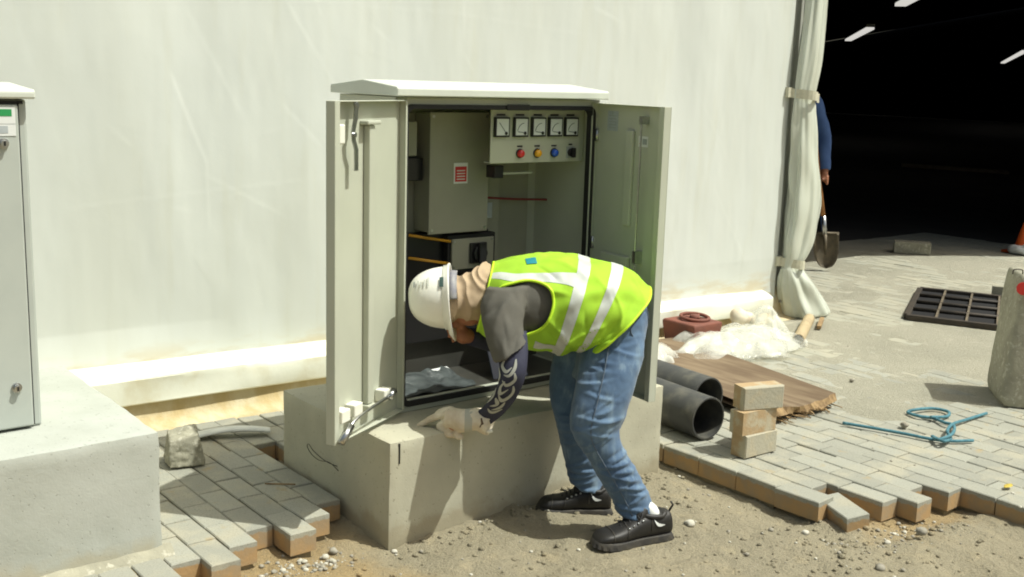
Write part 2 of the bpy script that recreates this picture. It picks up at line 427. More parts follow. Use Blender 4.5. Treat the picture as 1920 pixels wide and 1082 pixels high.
def paver_mesh(L):
    key = round(L, 2)
    if key not in pm:
        V, F = paver_geo(L); me = bpy.data.meshes.new('paver'); me.from_pydata(V, [], F); me.materials.append(MT['paver']); pm[key] = me
    return pm[key]
def put_paver(c, L, rz=0, rx=0, ry=0, parent=pav):
    o = bpy.data.objects.new('paver', paver_mesh(L)); col.objects.link(o); o.parent = parent
    o.location = Vector(c) - wloc(parent); o.rotation_euler = (rx, ry, rz); return o
show = sorted([c for c in cells if not c[4]], key=lambda c: c[3]); single = show[:293]
for ci, c, L, d, h_ in single:
    put_paver((c[0] + rng.normal(0, 0.0012), c[1] + rng.normal(0, 0.0012), c[2] + rng.normal(0, 0.0018)), L, rng.normal(0, 0.010), rng.normal(0, 0.008), rng.normal(0, 0.012))
rest = MB()
for ci, c, L, d, h_ in show[293:] + [c for c in cells if c[4] and c[1][0] > -0.02]:
    V, F = paver_geo(L); dz = rng.normal(0, 0.0015); rest.add([(x + c[0], y + c[1], z + c[2] + dz) for x, y, z in V], F)
# joined field: same two-layer paver, only far or mostly buried ones
m2 = M('paver_far', (0.33, 0.325, 0.26), 0.95, (0.38, 0.36, 0.275), 5, bs=70)
tag(rest.build('paver_field', m2, pav), kind='stuff')
# three pavers that have come loose at the broken edge
put_paver((1.512, -0.655, 0.045), PL, R(3), 0, R(-2)); put_paver((1.565, -0.80, 0.028), PL, R(-20), R(3), R(-7))

def dust_z(P):
    x, y = P[:, 0], P[:, 1]
    cover = np.clip((x - 2.3) / 2.4 + (y + 0.5) / 4.5, -0.4, 0.84)
    z = PT - 0.0070 + 0.010 * cover + 0.0042 * fbm(P, 1.7, 4) + 0.0016 * fbm(P, 12, 3)
    z += 0.012 * np.exp(-((x - 2.75) ** 2 / 0.05 + (y + 0.12) ** 2 / 0.02))
    edge = np.minimum.reduce([(x - 1.75) / 0.3, (y + 0.62 + 0.25 * np.clip(x - 2.6, 0, 3)) / 0.35])
    return np.where(edge < 1, z - 0.02 * np.clip(1 - edge, 0, 1), z)
patch('dust_layer', 1.76, 8.2, -0.8, 3.6, 0.03, dust_z, MT['dust'], 'stuff', 'pale sand drifted over the grey block paving right of the pillar', 'sand')

# hall floor, its darkness in the shade put into the colour
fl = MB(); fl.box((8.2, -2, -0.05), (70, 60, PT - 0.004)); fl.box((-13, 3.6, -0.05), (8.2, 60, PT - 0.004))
tag(fl.build('hall_floor', M('hall_floor_shaded', (0.05, 0.045, 0.038), 0.9, (0.07, 0.062, 0.05), 2)), kind='structure')

# ------------------------------------------------------------------ tent
tent = empty('tent', (0, 1.6, 0.08), 'long white fabric tent hall behind the cabinets, dark inside its open doorway', 'tent')
def wall_y(x): return 1.615 - 0.022 * x
creases = [  # (x0,z0,x1,z1, amplitude, width, reach)
    (-0.10, 1.62, 0.05, 1.24, 0.018, 0.012, 0.13), (0.05, 1.24, 0.06, 0.95, 0.014, 0.012, 0.10), (-0.02, 1.9, 0.22, 1.45, 0.010, 0.02, 0.12),
    (0.30, 2.2, 0.55, 1.80, 0.012, 0.012, 0.10), (0.55, 1.80, 0.72, 1.56, 0.008, 0.010, 0.08), (0.42, 1.50, 0.62, 1.30, 0.010, 0.010, 0.08),
    (0.48, 2.2, 0.62, 1.92, 0.009, 0.01, 0.07), (-0.55, 1.06, 0.45, 1.14, 0.007, 0.008, 0.06), (0.45, 1.14, 0.95, 1.17, 0.006, 0.010, 0.06),
    (-0.30, 1.98, 1.35, 1.97, 0.006, 0.012, 0.06), (1.35, 1.97, 2.3, 1.9, 0.006, 0.012, 0.06), (0.05, 1.18, 0.42, 0.98, 0.008, 0.010, 0.07),
    (1.42, 2.25, 1.44, 1.85, 0.010, 0.014, 0.10), (3.1, 1.7, 3.5, 1.2, 0.007, 0.015, 0.10), (3.4, 1.0, 3.75, 0.5, 0.008, 0.015, 0.10), (2.9, 0.9, 3.1, 0.4, 0.006, 0.02, 0.12),
    (-0.75, 1.9, -0.55, 1.2, 0.008, 0.03, 0.15), (-0.35, 1.0, -0.3, 0.4, 0.010, 0.04, 0.2), (0.2, 0.95, 0.35, 0.4, 0.009, 0.035, 0.16)]
def wall_disp(x, z):
    P = np.stack([x * 1.6, z * 0.35, 0 * x], 1)
    d = 0.020 * fbm(P, 1.3, 2) + 0.0035 * fbm(np.stack([x * 3, z * 0.9, 0 * x + 5], 1), 2.0, 3)
    for x0, z0, x1, z1, a, w, L in creases:
        dx, dz = x1 - x0, z1 - z0; l = math.hypot(dx, dz)
        t = ((x - x0) * dx + (z - z0) * dz) / l; s = ((x - x0) * dz - (z - z0) * dx) / l
        fade = np.clip(np.minimum(t, l - t) / 0.08 + 0.5, 0, 1); fade = fade * fade * (3 - 2 * fade)
        d += 0.05 * a * np.tanh(s / (w * 0.4)) * np.exp(-np.abs(s) / (L * 0.28)) * fade
    rg = np.random.default_rng(5)
    for _ in range(46):                       # many short sharp handling creases
        x0 = rg.uniform(-1.1, 3.9); z0 = rg.uniform(0.45, 2.3); an = rg.uniform(-1.3, -0.2) if rg.random() < 0.7 else rg.uniform(0.2, 0.6); l = rg.uniform(0.06, 0.28)
        t = (x - x0) * math.cos(an) + (z - z0) * math.sin(an); s = -(x - x0) * math.sin(an) + (z - z0) * math.cos(an)
        fade = np.clip(np.minimum(t, l - t) / 0.05, 0, 1); d += rg.uniform(-0.0006, 0.0006) * np.tanh(s / 0.006) * np.exp(-np.abs(s) / 0.03) * fade
    return d * np.clip((z - 0.36) / 0.15, 0, 1)
xs = np.concatenate([np.arange(-12, -1.5, 0.25), np.arange(-1.5, 4.081, 0.0085)]); zs = np.concatenate([np.arange(0.235, 2.5, 0.0095), np.arange(2.5, 4.3, 0.2)])
X, Z = np.meshgrid(xs, zs, indexing='ij'); X = X.ravel(); Zz = Z.ravel()
Vw = np.stack([X, wall_y(X) - wall_disp(X, Zz), Zz], 1)
mesh_obj('fabric_wall', Vw, grid_faces(len(xs), len(zs), False), MT['tent'], tent, True)
# skirt wrapped round the bottom rail
xs = np.arange(-4, 3.96, 0.025); prof = [(0.0, 0.362), (-0.006, 0.352), (-0.045, 0.338), (-0.080, 0.322), (-0.086, 0.314), (-0.087, 0.30), (-0.087, 0.26), (-0.086, 0.22), (-0.085, 0.206), (-0.080, 0.200), (-0.03, 0.198)]
V = []
for x in xs:
    for j, (dy, z) in enumerate(prof):
        w = 0.0025 * math.sin(x * 2.1 + j) + 0.0022 * math.sin(x * 7.7 + 0.9 * j) + 0.003 * math.exp(-((x - 0.12 - 0.01 * j) / 0.02) ** 2) + 0.003 * math.exp(-((x - 2.6) / 0.03) ** 2)
        k = (0.045 - 0.008 * x) * (1 if j > 1 else 0.15)
        V.append((x, wall_y(x) + 0.006 + dy - k - w * (1 if j > 2 else 0.3), z + 0.4 * w - 0.013 * (x + 0.7) * (1 if j < 7 else 0.75)))
sk = mesh_obj('skirt', V, grid_faces(len(xs), len(prof), False), MT['skirt'], tent, True); sk.data.set_sharp_from_angle(angle=R(22))
bs_ = MB(); xs = np.arange(-4, 4.3, 0.05)
prof = [(1.555, 0.30), (1.52, 0.2), (1.515, 0.15), (1.505, 0.115), (1.47, 0.096), (1.425, 0.086), (1.41, 0.06)]
V = [(x, y + 0.006 * math.sin(x * 9 + 3 * j) * (j > 2) - 0.01 * math.sin(x * 3.1), z + 0.004 * math.sin(x * 13 + j) * (0 < j < 6)) for x in xs for j, (y, z) in enumerate(prof)]
mesh_obj('base_footing', V, grid_faces(len(xs), len(prof), False), MT['base_stained'], tent, True)
# hidden faces of the hall: lining, lintel, right part, roof, far walls, with the hall's shade in their colour
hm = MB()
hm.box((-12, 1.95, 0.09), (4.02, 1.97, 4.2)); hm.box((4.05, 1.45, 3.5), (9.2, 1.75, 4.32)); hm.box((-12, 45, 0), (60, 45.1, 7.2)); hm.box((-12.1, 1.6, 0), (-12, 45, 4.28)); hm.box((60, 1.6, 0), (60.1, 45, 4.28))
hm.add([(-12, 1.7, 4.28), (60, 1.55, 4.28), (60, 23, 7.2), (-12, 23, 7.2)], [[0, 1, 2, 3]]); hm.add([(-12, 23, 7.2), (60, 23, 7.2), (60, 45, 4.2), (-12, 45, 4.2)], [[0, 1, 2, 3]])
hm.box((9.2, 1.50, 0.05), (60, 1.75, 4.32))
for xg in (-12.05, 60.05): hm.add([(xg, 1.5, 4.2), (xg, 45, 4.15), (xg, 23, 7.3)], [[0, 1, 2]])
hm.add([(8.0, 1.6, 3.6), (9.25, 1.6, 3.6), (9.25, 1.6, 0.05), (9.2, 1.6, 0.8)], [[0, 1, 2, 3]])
hm.build('shade_lining_and_roof', MT['tent_shade'], tent)
# corner post: aluminium profile
pb = MB(); pb.box((4.055, 1.555, 0.09), (4.135, 1.60, 3.9)); pb.box((4.148, 1.565, 0.09), (4.19, 1.61, 3.9)); pb.box((4.04, 1.605, 0.09), (4.27, 1.68, 3.9))
pb.build('corner_post', M('anodised_aluminium', (0.46, 0.47, 0.41), 0.45, (0.40, 0.41, 0.36), 12, squash=(1, 1, 0.1)), tent, bev=0.006)
fp = MB(); fp.box((4.02, 1.50, 0.084), (4.24, 1.72, 0.10)); fp.box((4.06, 1.53, 0.10), (4.10, 1.55, 0.24)); fp.box((4.16, 1.53, 0.10), (4.2, 1.55, 0.24)); fp.disc((4.13, 1.52, 0.2), (0, -1, 0), 0.014, 0.02, 8)
fp.build('base_plate', MT['steel'], tent, bev=0.002)

# gathered clear-white door curtain tied to the post
MT['curtain'] = M('curtain_film', (0.66, 0.70, 0.60), 0.25, (0.58, 0.60, 0.50), 5, bs=20, bstr=0.15, squash=(2, 2, 0.5))
bsdf = MT['curtain'].node_tree.nodes['Principled BSDF']; bsdf.inputs['Transmission Weight'].default_value = 0.12
cur = empty('door_curtain', (4.3, 1.55, 0.08), 'translucent white plastic door curtain gathered and tied against the tent corner post', 'curtain')
prof = [  # z, x centre, half x, half y
    (3.45, 4.225, 0.11, 0.06), (2.6, 4.22, 0.10, 0.055), (2.22, 4.215, 0.095, 0.05), (1.85, 4.19, 0.10, 0.06), (1.66, 4.17, 0.09, 0.05), (1.58, 4.165, 0.085, 0.045), (1.5, 4.175, 0.095, 0.05), (1.2, 4.21, 0.12, 0.065),
    (0.95, 4.25, 0.15, 0.075), (0.78, 4.25, 0.15, 0.075), (0.62, 4.225, 0.135, 0.07), (0.52, 4.20, 0.105, 0.06), (0.455, 4.175, 0.085, 0.045), (0.42, 4.18, 0.10, 0.055), (0.34, 4.22, 0.135, 0.09), (0.24, 4.28, 0.17, 0.11), (0.15, 4.34, 0.20, 0.13), (0.105, 4.37, 0.215, 0.13), (0.088, 4.37, 0.20, 0.11)]
pf = np.array(prof); tt = np.linspace(0, len(prof) - 1, 150); q = cr(pf, tt); nph = 120; ph = np.linspace(0, 2 * np.pi, nph, endpoint=False)
V = []
for z, cx, hx, hy in q:
    for a in ph:
        pl = 1 + 0.07 * math.sin(5 * a + 1.6 * math.sin(z * 2.6)) + 0.05 * math.sin(8 * a + z * 2.0) + 0.025 * math.sin(13 * a - z * 4) + 0.05 * math.sin(3 * a - z * 5) + 0.035 * math.sin(z * 17 + 3 * a) * (z < 1.5)
        V.append((cx + hx * pl * math.cos(a), 1.47 + hy * pl * math.sin(a), z))
mesh_obj('curtain_sheet', V, grid_faces(len(q), nph) + [list(range((len(q) - 1) * nph, len(q) * nph))], MT['curtain'], cur, True)
MT['strap'] = M('webbing_cream', (0.60, 0.58, 0.44), 0.8, (0.52, 0.50, 0.38), 40)
for z0, xa, xb in ((1.585, 4.03, 4.275), (0.455, 4.06, 4.265)):
    st = MB(); t_ = np.linspace(0, 1, 12)
    V = []
    for t in t_:
        x = xa + (xb - xa) * t; y = 1.54 - 0.16 * math.sin(min(t * 1.15, 1) * 2.4); zz = z0 + 0.03 - 0.035 * t
        V += [(x, y, zz - 0.03), (x, y, zz + 0.03), (x, y + 0.004, zz + 0.03), (x, y + 0.004, zz - 0.03)]
    st.add(V, grid_faces(12, 4)); st.box((xa - 0.005, 1.495, z0 - 0.002), (xa + 0.06, 1.535, z0 + 0.062))
    st.build('strap', MT['strap'], cur)
# ceiling light strips in the hall
MT['tube_light'] = M('tube_light', (0.8, 0.8, 0.8), 0.4)
tb = MT['tube_light'].node_tree.nodes['Principled BSDF']; tb.inputs['Emission Color'].default_value = (1, 0.97, 0.9, 1); tb.inputs['Emission Strength'].default_value = 0.6
def ceil_light(a, b, label):
    a = A3(a); b = A3(b); e = empty('ceiling_light', (*((a + b) / 2)[:2], a[2] - 0.1), label, 'light', 'ceiling lights in the dark hall')
    d = (b - a) / np.linalg.norm(b - a); s = np.cross(d, [0, 0, 1]) * 0.10
    for nm, dz0, dz1, m, k in (('diffuser', 0, 0.05, MT['tube_light'], 1.0), ('housing', 0.055, 0.14, MT['steel'], 1.15)):
        V = [tuple(p + q2 * k + np.array([0, 0, z])) for z in (dz0, dz1) for p, q2 in ((a, -s), (b, -s), (b, s), (a, s))]
        mb = MB(); mb.add(V, [[0, 3, 2, 1], [4, 5, 6, 7], [0, 1, 5, 4], [1, 2, 6, 5], [2, 3, 7, 6], [3, 0, 4, 7]]); mb.build(nm, m, e)
ceil_light((30.104, 19.252, 3.200), (23.947, 14.304, 3.200), 'leftmost bright ceiling light strip, just right of the curtain in the dark hall')
ceil_light((17.047, 9.067, 3.200), (15.241, 7.586, 3.200), 'ceiling light strip in the dark hall cut by the upper edge of the picture')
ceil_light((55.086, 27.067, 3.200), (39.080, 17.788, 3.200), 'rightmost ceiling light strip in the dark hall, near the right edge')
# strip of light on the hall floor, far in, put in as a pale slab
lb = MB(); a = A3((18.879, 9.864, 0.090)); b = A3((19.437, 7.849, 0.090)); s = np.array([0.5, 0.35, 0])
lb.add([tuple(p + q2 + np.array([0, 0, z])) for z in (0.0, 0.06) for p, q2 in ((a, -s * 0.3), (b, -s * 0.3), (b, s * 0.3), (a, s * 0.3))], [[0, 3, 2, 1], [4, 5, 6, 7], [0, 1, 5, 4], [1, 2, 6, 5], [2, 3, 7, 6], [3, 0, 4, 7]])
tag(lb.build('floor_light_strip', M('floor_light_pale', (0.45, 0.36, 0.25), 0.8, (0.36, 0.28, 0.19), 10)), 'faint strip of light far back on the dark hall floor, put in as a pale slab', 'light strip')

# ------------------------------------------------------------------ main cabinet plinth
def rough_block(name, lo, hi, mat, parent=None, amp=0.003, step=0.03, bev=0.006, seed=0):
    lo = A3(lo); hi = A3(hi); V = []; F = []; idx = {}
    def vid(p):
        k = tuple(np.round(p, 5))
        if k not in idx: idx[k] = len(V); V.append(p)
        return idx[k]
    for ax in range(3):
        b, c = [i for i in range(3) if i != ax]
        nb = max(2, int((hi[b] - lo[b]) / step)); nc = max(2, int((hi[c] - lo[c]) / step))
        for sd_ in (0, 1):
            for i in range(nb):
                for j in range(nc):
                    q = []
                    for di, dj in ((0, 0), (1, 0), (1, 1), (0, 1)):
                        p = np.zeros(3); p[ax] = hi[ax] if sd_ else lo[ax]
                        p[b] = lo[b] + (hi[b] - lo[b]) * (i + di) / nb; p[c] = lo[c] + (hi[c] - lo[c]) * (j + dj) / nc
                        q.append(vid(p))
                    flip = (sd_ == 0) ^ (ax == 1)
                    F.append(q[::-1] if flip else q)
    V = np.array(V); C0 = (lo + hi) / 2
    # rounded, slightly worn arrises
    h = (hi - lo) / 2; d = np.abs(V - C0) / h; cnt = (d > 0.9999).sum(1)
    V = np.where((d > 0.9999) & (cnt >= 2)[:, None], V - np.sign(V - C0) * (bev * (0.6 + 0.5 * (vnoise(V * 23 + seed) + 1) / 2))[:, None], V)
    n = np.stack([fbm(V + 3.1 * k + seed, 7, 3) for k in range(3)], 1)
    V = V + n * amp
    return mesh_obj(name, V, F, mat, parent, True)
def set_auto(o, ang=40):
    m = o.data
    m.polygons.foreach_set('use_smooth', [True] * len(m.polygons))
    m.set_sharp_from_angle(angle=R(ang)); return o
pl = empty('concrete_plinth', (0.69, 0.4, 0), 'cream concrete plinth carrying the open cabinet the worker leans into', 'plinth')
set_auto(rough_block('block', (0, 0, -0.03), (1.384, 0.805, 0.382), MT['concrete'], pl, 0.0018, 0.022, 0.0045), 28)
cr_ = MB(); cr_.box((0.038, -0.0035, 0.30), (0.043, 0.004, 0.374)); cr_.build('crack', MT['dark_plastic'], pl)
wl_ = MB(); P = smooth_pts([(-0.002, 0.36, 0.19), (-0.03, 0.40, 0.205), (-0.04, 0.47, 0.225), (-0.03, 0.53, 0.235), (-0.02, 0.56, 0.215), (-0.02, 0.53, 0.195), (-0.025, 0.46, 0.19), (-0.012, 0.40, 0.195), (-0.002, 0.35, 0.175)], 6); wl_.tube(P, 0.0014, 6)
wl_.build('wire_loop', MT['rubber'], pl, True)
# left plinth (painted) with the second cabinet
pl2 = empty('concrete_plinth', (-1.6, 0.7, 0.08), 'grey painted concrete plinth in the left foreground under the closed cabinet', 'plinth')
set_auto(rough_block('block', (-2.9, 0.215, 0.03), (-0.735, 1.20, 0.50), MT['concrete_painted'], pl2, 0.0025, 0.022, 0.005, 5), 28)
mo = MB(); xs = np.arange(-2.4, -0.70, 0.012)
V = []
for x in xs:
    w = 0.5 + 0.5 * math.sin(x * 40) * math.sin(x * 17 + 1)
    V += [(x, 0.222, 0.108 + 0.006 * w), (x, 0.205 - 0.008 * w, 0.10), (x, 0.19 - 0.012 * w, 0.087), (x, 0.18 - 0.012 * w, 0.07)]
mo.add(V, grid_faces(len(xs), 4, False)); mo.build('mortar_fillet', MT['concrete_raw'], pl2, True)
c2 = empty('electrical_cabinet', (-1.5, 0.7, 0.5), 'closed light grey metal cabinet cut off by the left edge of the picture', 'cabinet', 'outdoor metal cabinets on plinths')
b = MB(); b.box((-2.02, 0.475, 0.503), (-1.022, 0.93, 1.541)); b.build('shell', MT['enamel_grey'], c2, bev=0.008)
b = MB(); b.box((-1.990, 0.452, 0.512), (-1.052, 0.472, 1.525)); 
c2d = b.build('door', MT['enamel_grey'], c2, bev=0.006)
b = MB(); b.box((-1.049, 0.468, 0.512), (-1.046, 0.4745, 1.535)); b.box((-1.99, 0.468, 1.527), (-1.034, 0.4745, 1.537)); b.build('door_gap_seal', MT['rubber'], c2)
b = MB(); V = [(x, y, z) for x in (-2.05, -1.003) for y, z in ((0.438, 1.543), (0.438, 1.566), (0.446, 1.572), (0.70, 1.588), (0.95, 1.572), (0.96, 1.566), (0.96, 1.543))]
b.add(V, [[i, (i + 1) % 7, 7 + (i + 1) % 7, 7 + i] for i in range(7)] + [list(range(6, -1, -1)), list(range(7, 14))]); b.build('roof', MT['roof'], c2, bev=0.006)
for z in (1.41, 0.645):
    b = MB(); b.disc((-1.100, 0.452, z), (0, -1, 0), 0.016, 0.006, 20); b.disc((-1.100, 0.446, z), (0, -1, 0), 0.011, 0.012, 16); b.box((-1.103, 0.432, z - 0.007), (-1.097, 0.434, z + 0.007), 1); b.build('lock', [MT['steel'], MT['dark_plastic']], c2d, bev=0.001)
b = MB(); b.box((-1.235, 0.4500, 1.468), (-1.062, 0.4515, 1.517)); b.box((-1.115, 0.4492, 1.491), (-1.072, 0.4498, 1.512), 1); b.box((-1.150, 0.4492, 1.493), (-1.122, 0.4498, 1.508), 2)
b.build('label_strip', [MT['paper'], MT['green_print'], MT['navy_print']], c2d)
b = MB(); b.box((-1.235, 0.4500, 1.432), (-1.062, 0.4515, 1.4665)); b.add([(-1.150, 0.4492, 1.442), (-1.122, 0.4492, 1.442), (-1.136, 0.4492, 1.464)], [[0, 1, 2]], 1); b.box((-1.110, 0.4492, 1.440), (-1.085, 0.4498, 1.462), 2)
b.build('warning_label', [MT['paper'], MT['red_print'], MT['paper_blue']], c2d)

# ------------------------------------------------------------------ main cabinet
cab = empty('electrical_cabinet', (0.69, 0.47, 0.382), 'open cream metal switchgear cabinet with both doors swung out, meters inside', 'cabinet', 'outdoor metal cabinets on plinths')
U0, U1, V0, V1, Z0, Z1 = 0.186, 1.19, 0.274, 0.672, 0.384, 1.572
t = 0.004
b = MB()
b.box((U0, V0, Z0), (U0 + t, V1, Z1)); b.box((U1 - t, V0, Z0), (U1, V1, Z1)); b.box((U0 + t, V1 - t, Z0), (U1 - t, V1, Z1)); b.box((U0 + t, V0, Z1 - t), (U1 - t, V1 - t, Z1)); b.box((U0 + t, V0, Z0), (U1 - t, V1 - t, Z0 + 0.03))
# front frame returning round the opening
b.box((U0 + t, V0, Z0 + 0.03), (U0 + 0.046, V0 + 0.02, Z1 - t)); b.box((U1 - 0.046, V0, Z0 + 0.03), (U1 - t, V0 + 0.02, Z1 - t)); b.box((U0 + 0.046, V0, Z1 - 0.04), (U1 - 0.046, V0 + 0.02, Z1 - t)); b.box((U0 + 0.046, V0, Z0 + 0.03), (U1 - 0.046, V0 + 0.02, Z0 + 0.046))
b.build('shell', MT['enamel'], cab, bev=0.002)
b = MB(); V = [(x, y, z) for x in (0.160, 1.192) for y, z in ((0.222, 1.575), (0.222, 1.603), (0.230, 1.609), (0.46, 1.630), (0.69, 1.608), (0.70, 1.602), (0.70, 1.575))]
b.add(V, [[(i + 1) % 7, i, 7 + i, 7 + (i + 1) % 7] for i in range(7)] + [list(range(7)), list(range(13, 6, -1))]); b.build('roof', MT['roof'], cab, bev=0.004)
# gasket: rounded rectangle tube round the opening
def rrect(u0, u1, z0, z1, r, y, n=6):
    P = []
    for cx, cz, a0 in ((u1 - r, z1 - r, 0), (u0 + r, z1 - r, 90), (u0 + r, z0 + r, 180), (u1 - r, z0 + r, 270)):
        for k in range(n + 1):
            a = R(a0 + 90 * k / n); P.append((cx + r * math.cos(a), y, cz + r * math.sin(a)))
    return P
go = rrect(U0 + 0.034, U1 - 0.030, Z0 + 0.022, Z1 - 0.026, 0.035, V0); gi = rrect(U0 + 0.050, U1 - 0.048, Z0 + 0.043, Z1 - 0.042, 0.026, V0)
b = MB(); n = len(go); V = [(x, V0 - 0.001, z) for x, _, z in go] + [(x, V0 - 0.012, z) for x, _, z in go] + [(x, V0 - 0.012, z) for x, _, z in gi] + [(x, V0 + 0.024, z) for x, _, z in gi]
b.add(V, [[a * n + i, a * n + (i + 1) % n, (a + 1) * n + (i + 1) % n, (a + 1) * n + i] for a in range(3) for i in range(n)]); b.build('gasket', MT['rubber'], cab)
b = MB(); b.box((0.685, V0 - 0.018, Z1 - 0.045), (0.80, V0 - 0.0125, Z1 - 0.022)); b.build('door_catch', MT['dark_plastic'], cab, bev=0.003)

# doors -------------------------------------------------------------
DW, DZ0, DZ1 = 0.4725, 0.404, 1.561
def door(hinge, ang, s, name='door'):
    """s=+1: inner side is +90 deg from the leaf direction; s=-1: -90 deg"""
    ca, sa = math.cos(ang), math.sin(ang)
    T = lambda p: (hinge[0] + p[0] * ca - s * p[1] * sa, hinge[1] + p[0] * sa + s * p[1] * ca, p[2])
    b = MB(); fd = 0.032
    b.box((0, -0.003, DZ0), (DW, 0, DZ1), T=T)
    b.box((0, 0, DZ0), (0.003, fd, DZ1), T=T); b.box((DW - 0.003, 0, DZ0), (DW, fd, DZ1), T=T)
    b.box((0.003, 0, DZ0), (DW - 0.003, fd, DZ0 + 0.003), T=T); b.box((0.003, 0, DZ1 - 0.003), (DW - 0.003, fd, DZ1), T=T)
    b.box((DW - 0.030, fd - 0.003, DZ0 + 0.003), (DW - 0.003, fd, DZ1 - 0.003), T=T); b.box((0.003, fd - 0.003, DZ0 + 0.003), (0.012, fd, DZ1 - 0.003), T=T)
    o = b.build(name, MT['enamel'], cab, bev=0.0012)
    return o, T
dl, TL = door((0.203, 0.270), R(-152.9), 1)
b = MB()
b.box((0.212, 0.0, 0.49), (0.248, 0.026, 1.478), T=TL); b.box((0.188, 0.0, 1.480), (0.274, 0.036, 1.494), T=TL); b.box((0.205, 0.0, 0.468), (0.255, 0.032, 0.488), T=TL)
b.build('stiffener', MT['enamel'], dl, bev=0.004)
b = MB(); b.box((0.400, 0.0, 1.42), (0.436, 0.026, 1.485), T=TL); b.build('handle_block', MT['white_nylon'], dl, bev=0.005)
b = MB(); P = [TL((0.345, 0.030, 1.552)), TL((0.35, 0.030, 1.50)), TL((0.365, 0.030, 1.46)), TL((0.360, 0.030, 1.43)), TL((0.345, 0.030, 1.40)), TL((0.345, 0.030, 1.33))]
for p, q_ in zip(P[:-1], P[1:]):
    p = A3(p); q_ = A3(q_); s_ = A3(TL((0.011, 0, 0))) - A3(TL((0, 0, 0))); n_ = A3(TL((0, 0.004, 0))) - A3(TL((0, 0, 0)))
    b.add([tuple(x + y + zz) for zz in (0 * n_, n_) for x, y in ((p, -s_), (p, s_), (q_, s_), (q_, -s_))], [[0, 1, 2, 3], [7, 6, 5, 4], [0, 4, 5, 1], [1, 5, 6, 2], [2, 6, 7, 3], [3, 7, 4, 0]])
b.disc(TL((0.36, 0.026, 1.45)), A3(TL((0, 1, 0))) - A3(TL((0, 0, 0))), 0.008, 0.014, 12); b.disc(TL((0.345, 0.024, 1.548)), A3(TL((0, 1, 0))) - A3(TL((0, 0, 0))), 0.009, 0.014, 12)
b.build('handle', MT['steel'], dl)
for x, z in ((0.415, 0.485), (0.335, 0.487), (0.135, 0.49)):
    b = MB(); b.box((x - 0.027, 0, z - 0.012), (x + 0.027, 0.042, z + 0.032), T=TL); b.build('lock_block', MT['white_nylon'], dl, bev=0.004)
b = MB(); P = smooth_pts([TL((0.455, 0.05, 0.418)), TL((0.42, 0.055, 0.45)), TL((0.36, 0.055, 0.478)), TL((0.13, 0.055, 0.505))], 4); b.tube(P, 0.006, 8)
P2 = [TL((0.465, 0.052, 0.415)), TL((0.405, 0.055, 0.462))]; b.tube(P2, 0.014, 10); b.tube([TL((0.15, 0.055, 0.495)), TL((0.115, 0.055, 0.515))], 0.013, 10)
b.build('lock_rod', MT['steel'], dl, True)
dr, TR = door((1.174, 0.270), R(-97.0), -1)
b = MB(); b.box((0.215, 0, 1.08), (0.262, 0.014, 1.46), T=TR); b.build('stiffener', MT['enamel'], dr, bev=0.004)
b = MB(); b.box((0.075, 0.0005, 1.452), (0.145, 0.0015, 1.532), T=TR); b.box((0.105, 0.0018, 1.518), (0.112, 0.0022, 1.532), 1, T=TR)
for k in range(5): b.box((0.085, 0.0018, 1.463 + 0.012 * k), (0.135, 0.0022, 1.467 + 0.012 * k), 1, T=TR)
b.build('wiring_sheet', [MT['paper_blue'], MT['grey_print']], dr)
b = MB(); b.box((0.285, 0.0005, 1.40), (0.345, 0.0015, 1.442), T=TR); b.add([TR((0.291, 0.002, 1.41)), TR((0.305, 0.002, 1.41)), TR((0.298, 0.002, 1.432))], [[0, 1, 2]], 1); b.box((0.312, 0.0018, 1.41), (0.338, 0.0022, 1.432), 2, T=TR); b.build('warning_sticker', [MT['paper'], MT['red_print'], MT['grey_print']], dr)
b = MB(); b.box((0.09, 0.0, 0.70), (0.27, 0.022, 0.955), T=TR); b.build('document_pocket', MT['enamel'], dr, bev=0.006)
b = MB(); b.tube([TR((0.335, 0.03, 1.50)), TR((0.335, 0.03, 0.99))], 0.004, 8); b.tube([TR((0.335, 0.03, 0.93)), TR((0.335, 0.03, 0.48))], 0.004, 8); b.box((0.326, 0.0, 0.94), (0.344, 0.036, 0.99), T=TR); b.box((0.325, 0, 0.585), (0.345, 0.034, 0.60), T=TR); b.box((0.325, 0, 1.49), (0.345, 0.036, 1.52), T=TR)
b.build('lock_rod', MT['steel'], dr)
for z in (1.43, 0.98, 0.50):
    b = MB(); b.tube([(1.170, 0.262, z - 0.025), (1.170, 0.262, z + 0.025)], 0.008, 10); b.build('hinge', MT['steel'], cab, True)

# equipment inside ----------------------------------------------------
MT['panel_grey'] = M('panel_grey', (0.31, 0.31, 0.24), 0.5, (0.28, 0.28, 0.22), 5)
b = MB(); b.box((0.30, 0.64, 0.80), (1.12, 0.645, 1.50)); b.build('mounting_plate', MT['panel_grey'], cab)
MT['dark_panel'] = M('dark_grey_panel', (0.05, 0.05, 0.043), 0.35, (0.065, 0.063, 0.053), 8)
b = MB(); b.box((0.20, 0.615, 0.415), (1.18, 0.62, 0.84)); b.build('lower_shield', MT['dark_panel'], cab)
b = MB(); b.box((U0 + 0.05, V0 + 0.022, Z0 + 0.031), (U1 - 0.05, 0.614, Z0 + 0.036)); b.build('floor_shade_sheet', MT['dark_panel'], cab)  # added dark sheet: shade on the cabinet floor put into its colour
b = MB(); b.box((0.513, 0.527, 1.026), (0.793, 0.636, 1.502)); bx = b.build('distribution_box', MT['panel_grey'], cab, bev=0.004)
b = MB(); b.box((0.505, 0.514, 1.020), (0.801, 0.5265, 1.508))
b.build('box_cover', MT['panel_grey'], bx, bev=0.003)
b = MB(); b.box((0.622, 0.5115, 1.222), (0.691, 0.5135, 1.306)); b.box((0.628, 0.5105, 1.230), (0.685, 0.5112, 1.291), 1)
